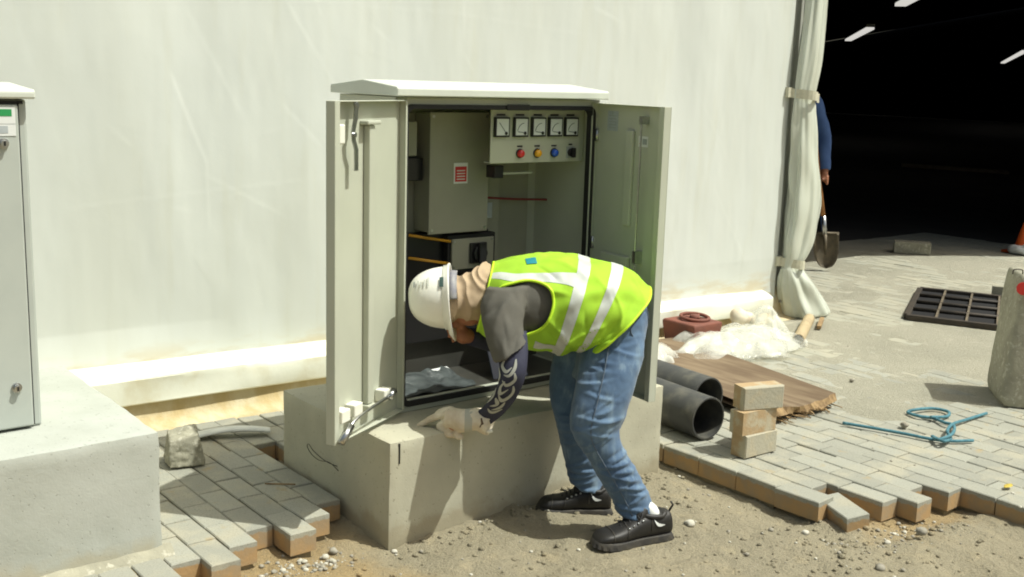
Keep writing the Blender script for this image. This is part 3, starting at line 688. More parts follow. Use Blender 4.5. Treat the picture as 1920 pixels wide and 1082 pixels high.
for k in range(4): b.box((0.636, 0.5098, 1.238 + 0.0115 * k), (0.677, 0.5103, 1.242 + 0.0115 * k), 0)
b.build('red_label', [MT['paper'], MT['red_print']], bx)
for x, z in ((0.52, 1.492), (0.786, 1.492), (0.52, 1.036), (0.786, 1.036)):
    b = MB(); b.disc((x, 0.514, z), (0, -1, 0), 0.006, 0.002, 10); b.build('screw', MT['steel'], bx)
b = MB(); b.box((0.42, 0.555, 1.335), (0.470, 0.63, 1.47)); b.build('side_box', MT['panel_grey'], cab, bev=0.003)
b = MB(); b.box((0.43, 0.56, 1.235), (0.504, 0.63, 1.325)); b.build('contactor', MT['dark_plastic'], cab, bev=0.003)
b = MB(); b.box((0.40, 0.53, 1.21), (0.409, 0.55, 1.36)); b.build('cable_tray', MT['enamel'], cab)
# meter panel
b = MB(); b.box((0.685, 0.356, 1.314), (1.182, 0.362, 1.526)); b.box((0.685, 0.3625, 1.314), (1.182, 0.40, 1.320)); mp = b.build('meter_panel', MT['enamel'], cab, bev=0.002)
for k, u in enumerate((0.733, 0.830, 0.923, 1.013, 1.101)):
    b = MB(); z = 1.458; h = 0.036
    b.box((u - h, 0.342, z - h - 0.003), (u + h, 0.3555, z + h + 0.003), 0)
    b.box((u - h + 0.006, 0.3405, z - h + 0.004), (u + h - 0.006, 0.3416, z + h - 0.003), 1)
    P = [(u + 0.014 + 0.036 * math.cos(a), 0.3398, z - 0.020 + 0.036 * math.sin(a)) for a in np.linspace(R(95), R(172), 9)]
    if k: b.tube(P, 0.0011, 5, 2)
    b.tube([(u + 0.016, 0.3395, z - 0.022), ((u - 0.018, 0.3395, z + 0.018) if k == 0 else (u - 0.020, 0.3395, z - 0.018))], 0.0012, 5, 2); b.disc((u + 0.017, 0.3400, z - 0.024), (0, -1, 0), 0.007, 0.002, 12, 0)
    b.box((u - 0.022, 0.3545, z + 0.045), (u + 0.022, 0.3557, z + 0.052), 0)
    b.build('meter', [MT['dark_plastic'], MT['meter_glass'], MT['dark_print']], mp)
for u, m in ((0.834, 'lamp_red'), (0.925, 'lamp_yellow'), (1.016, 'lamp_blue')):
    b = MB(); z = 1.352; b.disc((u, 0.3558, z), (0, -1, 0), 0.019, 0.005, 20, 0); b.disc((u, 0.351, z), (0, -1, 0), 0.016, 0.008, 20, 1)
    V, F = tube_geo([(u, 0.343 - 0.010 * math.sin(a), z) for a in np.linspace(0, R(85), 5)], [0.016 * math.cos(a) for a in np.linspace(0, R(85), 5)], 20); b.add(V, F, 1); b.box((u - 0.014, 0.3545, z + 0.026), (u + 0.014, 0.3557, z + 0.032), 0)
    b.build('indicator_lamp', [MT['dark_plastic'], MT[m]], mp, True)
b = MB(); u, z = 1.107, 1.352; b.box((u - 0.022, 0.353, z - 0.024), (u + 0.022, 0.3557, z + 0.024), 1); b.disc((u, 0.353, z), (0, -1, 0), 0.017, 0.012, 18); b.box((u - 0.005, 0.325, z - 0.02), (u + 0.007, 0.341, z + 0.02)); b.box((u - 0.01, 0.3545, z + 0.030), (u + 0.01, 0.3557, z + 0.036)); b.build('selector_switch', [MT['dark_plastic'], MT['grey_print']], mp, bev=0.002)
# isolator
b = MB(); b.box((0.40, 0.58, 0.56), (0.86, 0.636, 1.015)); iso = b.build('isolator', MT['dark_plastic'], cab, bev=0.004)
b = MB(); b.box((0.622, 0.543, 0.845), (0.868, 0.579, 1.006)); b.build('isolator_case', MT['rubber'], iso, bev=0.003)
b = MB(); b.box((0.636, 0.531, 0.862), (0.852, 0.542, 0.990)); b.build('isolator_plate', MT['panel_grey'], iso, bev=0.002)
b = MB(); b.box((0.722, 0.518, 0.884), (0.808, 0.5305, 0.970)); b.disc((0.767, 0.518, 0.926), (0, -1, 0), 0.037, 0.014, 8); b.box((0.750, 0.490, 0.886), (0.785, 0.504, 0.974)); b.build('rotary_knob', MT['dark_plastic'], iso, bev=0.004)
for x, z in ((0.645, 0.980), (0.843, 0.980), (0.645, 0.872), (0.843, 0.872)):
    b = MB(); b.disc((x, 0.531, z), (0, -1, 0), 0.005, 0.003, 10); b.build('screw', MT['steel'], iso)
for za in (1.005, 0.912):
    b = MB(); b.tube([(0.44, 0.56, za + 0.012), (0.625, 0.53, za - 0.022)], 0.006, 8); b.build('busbar_wire', MT['yellow_wire'], cab, True)
# loose wiring on the right
b = MB(); b.tube(smooth_pts([(0.839, 0.600, 1.149), (0.999, 0.600, 1.135), (1.173, 0.590, 1.126), (1.296, 0.550, 1.120), (1.314, 0.500, 1.134), (1.290, 0.470, 1.190), (1.244, 0.450, 1.252), (1.201, 0.420, 1.302)], 5), 0.005, 8); b.build('cable_bundle', MT['red_wire'], cab, True)
b = MB(); b.box((0.86, 0.60, 0.845), (0.93, 0.638, 1.50)); b.build('upright_channel', MT['panel_grey'], cab, bev=0.003)
b = MB(); b.box((0.79, 0.42, 1.262), (0.96, 0.45, 1.270)); b.build('shelf_rail', MT['enamel'], cab)
b = MB(); b.box((0.745, 0.40, 1.25), (0.79, 0.46, 1.30)); b.build('relay', MT['dark_plastic'], cab, bev=0.003)
b = MB(); b.box((0.845, 0.592, 1.06), (0.885, 0.597, 1.125)); b.build('terminal_label', MT['paper_blue'], cab)
# crumpled film left on the cabinet floor
film = M('packing_film', (0.085, 0.10, 0.098), 0.4, (0.05, 0.058, 0.058), 14); 
xs = np.linspace(0.26, 0.62, 40); ys = np.linspace(0.31, 0.56, 24); X, Y = np.meshgrid(xs, ys, indexing='ij'); P = np.stack([X.ravel(), Y.ravel(), 0 * X.ravel()], 1)
P[:, 2] = 0.424 + 0.02 * np.abs(fbm(P, 9, 3)) + 0.03 * np.clip((Y.ravel() - 0.45) / 0.1, 0, 1) * np.abs(fbm(P + 3, 6, 2)); P[:, 0] += 0.02 * fbm(P + 7, 8, 2); P[:, 1] += 0.02 * fbm(P + 9, 8, 2)
tag(mesh_obj('plastic_film', P, grid_faces(40, 24, False), film, None, True), 'crumpled grey plastic film on the floor inside the open cabinet', 'plastic film')
b = MB(); b.add([(0.52, 0.50, 0.428), (0.66, 0.55, 0.428), (0.64, 0.56, 0.445), (0.53, 0.53, 0.452), (0.52, 0.505, 0.426), (0.66, 0.555, 0.426), (0.64, 0.565, 0.443), (0.53, 0.535, 0.450)], [[0, 1, 2, 3], [7, 6, 5, 4], [0, 4, 5, 1], [1, 5, 6, 2], [2, 6, 7, 3], [3, 7, 4, 0]])
tag(b.build('paper_scrap', MT['paper']), 'small pale paper scrap behind the film on the cabinet floor', 'paper')
b = MB(); b.add([(0.74, 0.36, 0.416), (0.90, 0.33, 0.416), (0.91, 0.42, 0.55), (0.77, 0.45, 0.53), (0.74, 0.365, 0.414), (0.90, 0.335, 0.414), (0.91, 0.425, 0.548), (0.77, 0.455, 0.528)], [[0, 1, 2, 3], [7, 6, 5, 4], [0, 4, 5, 1], [1, 5, 6, 2], [2, 6, 7, 3], [3, 7, 4, 0]])
tag(b.build('blue_folder', M('folder_blue', (0.16, 0.18, 0.26), 0.6)), 'bluish sheet leaning inside the cabinet beside the worker\'s elbow', 'folder')

# ------------------------------------------------------------------ the worker
near = -A3(hd)                      # towards his left side (nearest the photographer)
rA = A3(rt); uZ = np.array([0, 0, 1.0])
MT['skin'] = M('skin_brown', (0.40, 0.165, 0.085), 0.55, (0.32, 0.13, 0.07), 30)
def mat_denim():
    m, nt, p, out = nodes_of('denim')
    c = mix(nt, ramp(nt, noise_n(nt, 6, 5), 0.38, 0.68), (0.058, 0.108, 0.19), (0.105, 0.175, 0.27))
    c = mix(nt, ramp(nt, noise_n(nt, 22, 4, squash=(1, 1, 0.35)), 0.5, 0.75), c, (0.175, 0.255, 0.335))
    c = mix(nt, math_n(nt, 'MULTIPLY', ramp(nt, noise_n(nt, 16, 4), 0.52, 0.75), 0.6), c, (0.04, 0.075, 0.145))
    nt.links.new(c, p.inputs['Base Color']); p.inputs['Roughness'].default_value = 0.9
    p.inputs['Sheen Weight'].default_value = 0.15
    bump(nt, p, noise_n(nt, 260, 3), 0.2, 0.002); return m
MT['denim'] = mat_denim()
MT['seam'] = M('denim_seam', (0.10, 0.13, 0.17), 0.9)
MT['vest'] = M('vest_fluorescent', (0.36, 0.62, 0.03), 0.85, (0.30, 0.54, 0.028), 7, bs=150, bstr=0.12, bdist=0.002)
MT['trim'] = M('trim_fluorescent', (0.55, 0.85, 0.03), 0.6)
MT['reflective'] = M('reflective_tape', (0.62, 0.66, 0.60), 0.38, (0.47, 0.50, 0.46), 11, bs=120, bstr=0.1, bdist=0.002)
MT['shirt'] = M('tshirt_charcoal', (0.105, 0.10, 0.082), 0.9, (0.085, 0.082, 0.068), 12, bs=200, bstr=0.15, bdist=0.002)
MT['navy'] = M('sleeve_navy', (0.030, 0.032, 0.060), 0.8, (0.022, 0.023, 0.045), 20)
MT['tribal'] = M('sleeve_print_grey', (0.36, 0.37, 0.33), 0.75)
MT['hood'] = M('hood_beige', (0.46, 0.35, 0.225), 0.9, (0.39, 0.29, 0.185), 10, bs=220, bstr=0.15, bdist=0.002)
MT['glove'] = M('glove_cream', (0.70, 0.64, 0.50), 0.85, (0.58, 0.49, 0.36), 22, bs=130, bstr=0.25, bdist=0.002)
MT['glove_grey'] = M('glove_patch_grey', (0.44, 0.44, 0.37), 0.85)
MT['glove_dark'] = M('glove_mark_brown', (0.12, 0.08, 0.05), 0.85)
MT['helmet'] = M('helmet_white', (0.88, 0.88, 0.80), 0.28, (0.84, 0.84, 0.75), 14, coat=0.25)
MT['helmet_print'] = M('helmet_print', (0.60, 0.62, 0.56), 0.5)
MT['shoe'] = M('shoe_leather_black', (0.011, 0.0105, 0.010), 0.55, (0.022, 0.020, 0.017), 18, bs=90, bstr=0.25, bdist=0.002)
MT['sole'] = M('shoe_sole', (0.035, 0.033, 0.030), 0.75, (0.075, 0.066, 0.05), 20, bs=60, bstr=0.3)
MT['sock'] = M('sock_white', (0.72, 0.73, 0.69), 0.9)
MT['teal'] = M('logo_teal', (0.01, 0.22, 0.27), 0.6)

per = empty('person', (0.78, -0.30, 0.0), 'stooping worker in lime safety vest, white helmet, jeans and black shoes', 'person')

def limb(secs, side=None, wr=0.95, ex=2.0):
    """secs: (left pt, right pt) pairs -> loft, round-ish"""
    S = [(a, b_, 0.5 * np.linalg.norm(A3(a) - A3(b_)) * wr) for a, b_ in secs]
    return Loft(S, near if side is None else side, ex)

VS = [((0.477, 0.053, 0.963), (0.440, 0.083, 0.735), 0.15), ((0.539, 0.002, 0.987), (0.501, 0.033, 0.684), 0.212), ((0.608, -0.053, 1.006), (0.562, -0.017, 0.670), 0.212), ((0.684, -0.115, 1.007), (0.625, -0.067, 0.664), 0.20),
      ((0.754, -0.172, 0.996), (0.679, -0.111, 0.662), 0.212), ((0.826, -0.230, 0.977), (0.729, -0.152, 0.669), 0.188), ((0.886, -0.279, 0.941), (0.745, -0.164, 0.661), 0.182), ((0.922, -0.308, 0.882), (0.748, -0.167, 0.649), 0.180)]
VL = Loft(VS, near, 2.25)
PEL = Loft([((0.818, -0.236, 0.939), (0.710, -0.149, 0.711), 0.15), ((0.897, -0.300, 0.886), (0.722, -0.159, 0.661), 0.168), ((0.925, -0.323, 0.798), (0.718, -0.156, 0.599), 0.168), ((0.915, -0.315, 0.699), (0.710, -0.149, 0.557), 0.155), ((0.891, -0.296, 0.626), (0.726, -0.162, 0.547), 0.12)], near, 2.1)
LL = limb([((0.705, -0.222, 0.707), (0.874, -0.359, 0.770)), ((0.657, -0.241, 0.616), (0.841, -0.390, 0.680)), ((0.610, -0.274, 0.531), (0.781, -0.412, 0.562)), ((0.581, -0.289, 0.449), (0.737, -0.415, 0.456)), ((0.590, -0.309, 0.383), (0.718, -0.413, 0.404)),
           ((0.630, -0.342, 0.303), (0.737, -0.428, 0.336)), ((0.678, -0.368, 0.214), (0.781, -0.451, 0.253)), ((0.719, -0.388, 0.139), (0.822, -0.471, 0.168)), ((0.746, -0.404, 0.088), (0.861, -0.497, 0.047))], wr=0.92)
LR = limb([((0.730, -0.024, 0.641), (0.904, -0.165, 0.670)), ((0.718, -0.014, 0.535), (0.879, -0.145, 0.563)), ((0.701, -0.039, 0.448), (0.843, -0.154, 0.468)), ((0.685, -0.091, 0.368), (0.815, -0.195, 0.388)), ((0.704, -0.106, 0.283), (0.818, -0.198, 0.305)),
           ((0.725, -0.110, 0.212), (0.834, -0.198, 0.225)), ((0.743, -0.112, 0.152), (0.848, -0.196, 0.118)), ((0.751, -0.118, 0.122), (0.859, -0.205, 0.079))], wr=0.9)

# body (mostly under the clothes): one continuous skin
geos = [VL.mesh(24, 32, -0.030, 0.2, 6), PEL.mesh(14, 28, -0.022), LL.mesh(30, 18, -0.018, 0, 8), LR.mesh(26, 18, -0.018, 0, 7)]
HC = A3((0.327, 0.084, 0.852))            # head centre; crown points left, face looks down
def ell(c, ax, n=20):
    th_, ph_ = np.meshgrid(np.linspace(0.02, np.pi - 0.02, n), np.linspace(0, 2 * np.pi, 2 * n, endpoint=False), indexing='ij')
    d = np.stack([np.cos(th_), np.sin(th_) * np.cos(ph_), np.sin(th_) * np.sin(ph_)], -1).reshape(-1, 3)
    V = A3(c) + d @ np.array(ax); F = grid_faces(n, 2 * n); F += [list(range(2 * n - 1, -1, -1)), list(range((n - 1) * 2 * n, n * 2 * n))]
    return V, F
geos += [ell(HC - uZ * 0.006, [-rA * 0.10, -uZ * 0.074, near * 0.066]), ell(HC + rA * 0.055 - uZ * 0.045, [rA * 0.06, -uZ * 0.055, near * 0.052]),
         ell(HC + rA * 0.005 - uZ * 0.092, [rA * 0.026, -uZ * 0.022, near * 0.014]),        # nose
         ell(HC - rA * 0.028 - uZ * 0.074, [rA * 0.012, -uZ * 0.016, near * 0.052]),        # brow
         ell(HC + rA * 0.052 - uZ * 0.086, [rA * 0.012, -uZ * 0.016, near * 0.024]),        # lips
         ell(HC + rA * 0.015 + near * 0.072, [rA * 0.03, uZ * 0.018, near * 0.012]), ell(HC + rA * 0.015 - near * 0.072, [rA * 0.03, uZ * 0.018, near * 0.012])]
geos += [stube([HC + rA * 0.03, A3((0.419, 0.035, 0.859)), A3((0.510, -0.026, 0.852))], [0.05, 0.05, 0.065], 16)]
LSh, LEl, LWr = A3((0.377, -0.124, 0.879)), A3((0.336, -0.258, 0.647)), A3((0.338, -0.099, 0.455))
RSh, REl, RWr = A3((0.620, 0.091, 0.768)), A3((0.649, 0.170, 0.600)), A3((0.450, 0.138, 0.681))
geos += [stube([LSh, A3((0.371, -0.171, 0.796)), A3((0.361, -0.220, 0.731)), A3((0.336, -0.258, 0.652)), A3((0.335, -0.244, 0.598)), A3((0.337, -0.194, 0.531)), A3((0.337, -0.143, 0.478)), LWr], [0.038, 0.034, 0.030, 0.028, 0.026, 0.024, 0.022, 0.021], 14), stube([RSh, (RSh + REl) / 2, REl, (REl + RWr) / 2, RWr], [0.04, 0.036, 0.031, 0.029, 0.024], 14)]
# bare right hand: palm and five bent fingers raised in front of the face
RP = A3((0.413, 0.143, 0.693))
geos += [stube([RWr, (RWr + RP) / 2, RP, A3((0.390, 0.149, 0.707))], [0.024, 0.030, 0.034, 0.022], 14)]
for tip, mid, r_ in (((0.357, 0.156, 0.730), (0.373, 0.150, 0.742), 0.0085), ((0.346, 0.152, 0.711), (0.362, 0.152, 0.722), 0.009), ((0.346, 0.145, 0.692), (0.363, 0.145, 0.699), 0.009), ((0.357, 0.136, 0.674), (0.371, 0.138, 0.680), 0.008)):
    geos.append(stube([RP - rA * 0.004, A3(mid), A3(tip)], [0.011, r_ * 1.1, r_ * 0.8], 8))
geos.append(stube([RP + uZ * 0.01 + rA * 0.012, A3((0.397, 0.130, 0.738)), A3((0.380, 0.137, 0.755))], [0.012, 0.010, 0.008], 8))
# left hand (inside the glove) and feet (inside the shoes)
GP = A3((0.279, -0.032, 0.419))
geos += [stube([LWr, GP, A3((0.255, 0.014, 0.405))], [0.026, 0.03, 0.022], 12)]
FT = {'left': (A3((0.587, -0.44, 0)), A3((0.90, -0.514, 0)), A3((0.796, -0.444, 0.105))), 'right': (A3((0.640, -0.062, 0)), A3((0.873, -0.229, 0)), A3((0.798, -0.156, 0.118)))}
for sd_, (toe, heel, ank) in FT.items():
    d = toe - heel; geos += [stube([ank + uZ * 0.05, ank - uZ * 0.02, heel + d * 0.22 + uZ * 0.055, heel + d * 0.6 + uZ * 0.045, heel + d * 0.85 + uZ * 0.035], [0.036, 0.036, 0.036, 0.030, 0.022], 12)]
V, F, N = remesh(geos, 0.006, 5)
mesh_obj('body', V, F, MT['skin'], per, True)

# jeans: pelvis and both legs in one skin, then folds
def fold_bands(V, N, specs):
    d = np.zeros(len(V))
    for c, ax, w, amp, ln in specs:       # soft ridge through c across direction ax
        q = V - A3(c); ax = A3(ax) / np.linalg.norm(ax); s = q @ ax; far = np.linalg.norm(q - s[:, None] * ax, axis=1)
        d += amp * np.exp(-np.abs(s / w) ** 1.3) * np.exp(-(far / ln) ** 2)
    return d
V, F, N = remesh([PEL.mesh(24, 40), LL.mesh(50, 28, 0, 0, 8), LR.mesh(44, 28, 0, 0, 7)], 0.0065, 8)
sp_ = []
for (px_, b_, L_) in (((0, 0, 0), 0, 0),): pass
kL = A3((0.618, -0.396, 0.441)); kR = A3((0.709, -0.187, 0.369)); cL = A3((0.691, -0.455, 0.285)); aL = A3((0.747, -0.475, 0.168)); gr = A3((0.610, -0.364, 0.651)); aR = A3((0.752, -0.196, 0.172)); hipc = A3((0.716, -0.424, 0.747))
for c, n_, amp in ((kL, 6, 0.006), (cL, 5, 0.006), (aL, 5, 0.007), (gr, 5, 0.006), (aR, 5, 0.007), (kR, 5, 0.006), (hipc, 4, 0.005), (A3((0.645, -0.418, 0.521)), 4, 0.004)):
    for k in range(n_):
        off = (k - n_ / 2) * 0.026; ax = uZ + rA * rng.uniform(-0.9, 0.3); sp_.append((c + uZ * off + rA * rng.uniform(-0.03, 0.03), ax, 0.0065, 1.5 * amp * rng.uniform(0.7, 1.2), 0.06))
        sp_.append((c + uZ * (off + 0.013) + rA * rng.uniform(-0.03, 0.03), ax, 0.006, -1.3 * amp * rng.uniform(0.5, 0.9), 0.055))
V = V + N * (fold_bands(V, N, sp_) + 0.004 * fbm(V, 9, 3) + 0.0016 * fbm(V, 40, 2))[:, None]
jeans = mesh_obj('trousers', V, F, MT['denim'], per, True)
def surf_line(L, ts, phs, off): return L(np.array(ts, float), np.array(phs, float), off)
b = MB(); tt = np.linspace(0.1, 7.6, 40); b.tube(surf_line(LL, tt, np.full(40, R(75)), 0.0035), 0.0018, 5); b.build('side_seam', MT['seam'], jeans, True)
pk = [(2.05, 62), (1.55, 66), (1.45, 44), (1.5, 24), (2.0, 22)]
b = MB(); b.tube(smooth_pts(surf_line(PEL, [p[0] for p in pk], [R(p[1]) for p in pk], 0.004), 3), 0.002, 5); b.build('back_pocket', MT['seam'], jeans, True)

# t-shirt: torso plus short sleeves
SL = limb([((0.362, -0.061, 0.916), (0.477, -0.154, 0.926)), ((0.320, -0.078, 0.852), (0.446, -0.180, 0.876)), ((0.299, -0.125, 0.786), (0.411, -0.216, 0.819)), ((0.293, -0.165, 0.728), (0.395, -0.248, 0.774)), ((0.295, -0.199, 0.674), (0.386, -0.273, 0.752))], wr=0.85)
SR = limb([((0.526, 0.090, 0.830), (0.635, 0.001, 0.835)), ((0.563, 0.150, 0.732), (0.667, 0.066, 0.736)), ((0.583, 0.173, 0.662), (0.672, 0.100, 0.644))], wr=0.9)
V, F, N = remesh([VL.mesh(40, 48, -0.010, 0.1, 6.4), SL.mesh(40, 32), SR.mesh(20, 28)], 0.0065, 6)
sp_ = []
for c, n_, amp in ((A3((0.340, -0.210, 0.826)), 8, 0.009), (A3((0.433, -0.195, 0.890)), 7, 0.010), (A3((0.315, -0.164, 0.877)), 6, 0.007), (A3((0.318, -0.256, 0.744)), 5, 0.007)):
    for k in range(n_): sp_.append((c + uZ * (k - n_ / 2) * 0.03 + rA * rng.uniform(-.02, .02), rA * rng.uniform(0.4, 1) + uZ * rng.uniform(-.6, .6), 0.011, amp * rng.uniform(-1, 1.1), 0.06))
V = V + N * (fold_bands(V, N, sp_) + 0.004 * fbm(V, 10, 3))[:, None]
mesh_obj('shirt', V, F, MT['shirt'], per, True)

# long navy arm covers with a pale print
AS = limb([((0.328, -0.174, 0.744), (0.408, -0.239, 0.782)), ((0.312, -0.206, 0.686), (0.390, -0.270, 0.728)), ((0.300, -0.229, 0.641), (0.373, -0.288, 0.667)), ((0.300, -0.216, 0.594), (0.370, -0.272, 0.603)), ((0.303, -0.167, 0.533), (0.370, -0.222, 0.526)), ((0.312, -0.123, 0.493), (0.364, -0.165, 0.464)), ((0.314, -0.092, 0.473), (0.354, -0.124, 0.427))], wr=0.9)
V, F = AS.mesh(60, 32); V = V + 0.003 * fbm(V, 22, 3)[:, None] * near
sleeve = mesh_obj('arm_sleeve', V, F, MT['navy'], per, True)
b = MB()
strokes = [[(0.9, 60), (1.3, 45), (1.7, 62), (1.5, 85)], [(1.1, 100), (1.6, 95), (2.0, 75), (1.9, 50)], [(1.9, 95), (2.4, 100), (2.7, 70), (2.3, 45)], [(2.4, 60), (2.9, 45), (3.3, 60), (3.0, 85)], [(2.8, 100), (3.3, 110), (3.7, 85), (3.4, 55)], [(3.6, 50), (4.0, 75), (4.3, 50)], [(3.8, 100), (4.2, 95), (4.6, 70)], [(4.3, 110), (4.8, 80), (4.6, 50)], [(1.4, 20), (2.0, 25), (2.6, 15)], [(3.0, 15), (3.6, 30), (4.2, 20)]]
for s_ in strokes:
    q = smooth_pts(np.array(s_, float), 6); n_ = len(q); d = np.gradient(q * np.array([1, 1 / 60.0]), axis=0); nn_ = np.stack([-d[:, 1], d[:, 0]], 1); nn_ /= np.linalg.norm(nn_, axis=1)[:, None]
    wd = 0.13 * np.sin(np.linspace(0.35, np.pi - 0.15, n_))[:, None]; e_a = q + nn_ * wd * np.array([1, 55]); e_b = q - nn_ * wd * np.array([1, 55])
    Va = AS(e_a[:, 0], np.radians(e_a[:, 1]), 0.0045); Vb = AS(e_b[:, 0], np.radians(e_b[:, 1]), 0.0045)
    b.add(np.stack([Va, Vb], 1).reshape(-1, 3), [[2 * i, 2 * i + 1, 2 * i + 3, 2 * i + 2] for i in range(n_ - 1)])
b.build('print', MT['tribal'], sleeve, True)
V, F = stube([RSh, A3((0.644, 0.149, 0.638)), A3((0.571, 0.157, 0.645)), A3((0.443, 0.138, 0.684))], [0.055, 0.047, 0.042, 0.033], 18); mesh_obj('arm_sleeve', V, F, MT['navy'], per, True)

# vest: surface with arm holes, tape and piping
nt_, np_ = 150, 200
tt, pp = np.meshgrid(np.linspace(0, 7, nt_), np.linspace(0, 2 * np.pi, np_, endpoint=False), indexing='ij')
def vest_off(t, ph):
    q = VL(t, ph); return 0.007 + 0.008 * fbm(q, 6, 3) + 0.0035 * np.sin(t * 2.2 + 9 * ph + 4 * fbm(q, 5, 2)) * np.clip(1 - np.cos(ph - R(110)) * -1, 0, 1) * 0.7 + 0.003 * fbm(q, 18, 2) + 0.004 * np.sin(t * 5 + 2.5 * ph + 2 * fbm(q, 4, 2)) * np.clip(np.cos(ph - np.pi) + 0.35, 0, 1) + 0.012 * np.clip((t - 6.3) / 0.7, 0, 1)
vf = []
for a_, b_, amp, w in [((0.6, 60), (3.4, 70), 0.006, 0.10), ((2.7, 95), (4.4, 125), 0.008, 0.10), ((2.8, 110), (4.6, 140), -0.006, 0.10), ((3.9, 120), (5.6, 95), 0.007, 0.10), ((4.1, 135), (6.0, 110), 0.008, 0.10), ((4.4, 145), (6.4, 118), -0.007, 0.09), ((5.0, 140), (6.8, 105), 0.007, 0.10), ((5.2, 60), (6.8, 90), 0.006, 0.11), ((4.2, 40), (5.4, 75), 0.005, 0.12), ((2.2, 20), (4.0, 45), 0.005, 0.11), ((2.0, 5), (4.3, 12), -0.004, 0.12), ((1.9, 30), (2.9, 55), -0.005, 0.09), ((5.6, 20), (6.9, 45), 0.005, 0.10), ((3.1, 150), (4.6, 165), 0.007, 0.1), ((4.2, 85), (4.9, 120), -0.005, 0.08), ((6.1, 130), (6.95, 90), -0.006, 0.09)]:
    vf.append((np.array(a_, float) * np.array([1, 1 / 42.0]), np.array(b_, float) * np.array([1, 1 / 42.0]), amp, w))
def vest_folds(t, ph):
    q = np.stack([t, np.degrees(np.minimum(np.mod(ph, 2 * np.pi), 2 * np.pi - np.mod(ph, 2 * np.pi))) / 42.0], 1); d = 0
    for a_, b_, amp, w in vf:
        l = np.linalg.norm(b_ - a_); e = (b_ - a_) / l; r_ = q - a_; s_ = r_ @ e; n_ = r_[:, 0] * e[1] - r_[:, 1] * e[0]
        d = d + 1.45 * amp * np.exp(-np.abs(n_) / w) * np.clip(np.minimum(s_, l - s_) / 0.35 + 0.3, 0, 1)
    return d
def VSF(t, ph, off=0.0):
    t = np.asarray(t, float).ravel(); ph = np.asarray(ph, float).ravel(); return VL(t, ph, (vest_off(t, ph) + vest_folds(t, ph) + off)[:, None])
V = VSF(tt, pp); F = grid_faces(nt_, np_)
AHC, AHS, AHP, AHH = 1.50, 1.36, R(86), R(35)
tf = tt.ravel(); pf_ = pp.ravel()
def hole(t, ph): 
    p1 = min(ph, 2 * math.pi - ph)
    return ((t - AHC) / AHS) ** 2 + ((p1 - AHP) / AHH) ** 2 < 1.0
F = [f for f in F if not hole(np.mean(tf[f]), (np.mean(pf_[f]) if max(pf_[f]) - min(pf_[f]) < 3 else 0.0))]
vest = mesh_obj('vest', V, F, MT['vest'], per, True); so_ = vest.modifiers.new('Solidify', 'SOLIDIFY'); so_.thickness = 0.003; so_.offset = 1
def vest_patch(ta, tb, pa, pb, mat, name, n1=30, n2=8, off=0.0045):
    """band between parameter curves ta(f)..tb(f) and pa..pb"""
    f1 = np.linspace(0, 1, n1); f2 = np.linspace(0, 1, n2); G1, G2 = np.meshgrid(f1, f2, indexing='ij')
    t = ta(G1) * (1 - G2) + tb(G1) * G2; p = pa(G1) * (1 - G2) + pb(G1) * G2
    return mesh_obj(name, VSF(t, p, off), grid_faces(n1, n2, False), mat, vest, True)
K = lambda v: (lambda f: 0 * f + v)
vest_patch(K(3.47), K(3.98), lambda f: R(-175) + f * R(350), lambda f: R(-175) + f * R(350), MT['reflective'], 'reflective_stripe', 120, 8)
vest_patch(K(4.78), K(5.28), lambda f: R(-175) + f * R(350), lambda f: R(-175) + f * R(350), MT['reflective'], 'reflective_stripe', 120, 8)
for s in (1, -1):
    vest_patch(lambda f: 0.05 + f * 3.42, lambda f: 0.05 + f * 3.42, lambda f: s * (R(34) + f * R(8) + R(4) * np.sin(f * 3.1)), lambda f: s * (R(48) + f * R(12) - R(1) * np.sin(f * 3.1)), MT['reflective'], 'reflective_stripe', 50, 8)
    vest_patch(lambda f: 2.5 + f * 0.97, lambda f: 2.5 + f * 0.97, lambda f: s * (R(124) + f * R(8)), lambda f: s * (R(138) + f * R(8)), MT['reflective'], 'reflective_stripe', 20, 6)
    a = np.linspace(0, 2 * np.pi, 90); b = MB(); b.tube(VSF(AHC + AHS * 1.0 * np.cos(a), s * (AHP + AHH * 1.0 * np.sin(a)), 0.003), 0.0055, 8, cap=False); b.build('piping', MT['trim'], vest, True)
for t0 in (0.0, 7.0):
    a = np.linspace(0, 2 * np.pi, 100); b = MB(); b.tube(VSF(np.full(100, t0), a, 0.001), 0.0050, 8, cap=False); b.build('piping', MT['trim'], vest, True)
vest_patch(lambda f: 1.42 + 0.42 * f, lambda f: 1.52 + 0.42 * f, K(R(14)), K(R(27)), MT['teal'], 'logo_patch', 10, 6, 0.006)

# hood / neck cloth
HD = Loft([((0.317, 0.092, 0.928), (0.319, 0.090, 0.759), 0.080), ((0.341, 0.073, 0.937), (0.334, 0.078, 0.772), 0.083), ((0.368, 0.057, 0.949), (0.359, 0.064, 0.772), 0.085), ((0.392, 0.044, 0.965), (0.383, 0.051, 0.767), 0.094), ((0.425, 0.043, 0.978), (0.420, 0.047, 0.756), 0.108), ((0.471, 0.045, 0.966), (0.460, 0.053, 0.746), 0.118), ((0.508, 0.040, 0.946), (0.497, 0.049, 0.749), 0.115)], near, 2.1)
tq, pq = np.meshgrid(np.linspace(0, 6, 90), np.linspace(0, 2 * np.pi, 110, endpoint=False), indexing='ij')
q = HD(tq, pq); o_ = 0.003 + 0.0045 * (1 - 2 * np.abs(np.sin(tq.ravel() * 2.3 + 1.2 * np.sin(pq.ravel() * 2 + 0.6) + 5 * fbm(q, 6, 2)))) * np.clip(tq.ravel() / 1.2, 0, 1) + 0.005 * fbm(q, 13, 3)
keep = lambda f: not (np.mean(tq.ravel()[f]) < 1.3 and abs(np.mean(pq.ravel()[f]) - np.pi) < R(20))
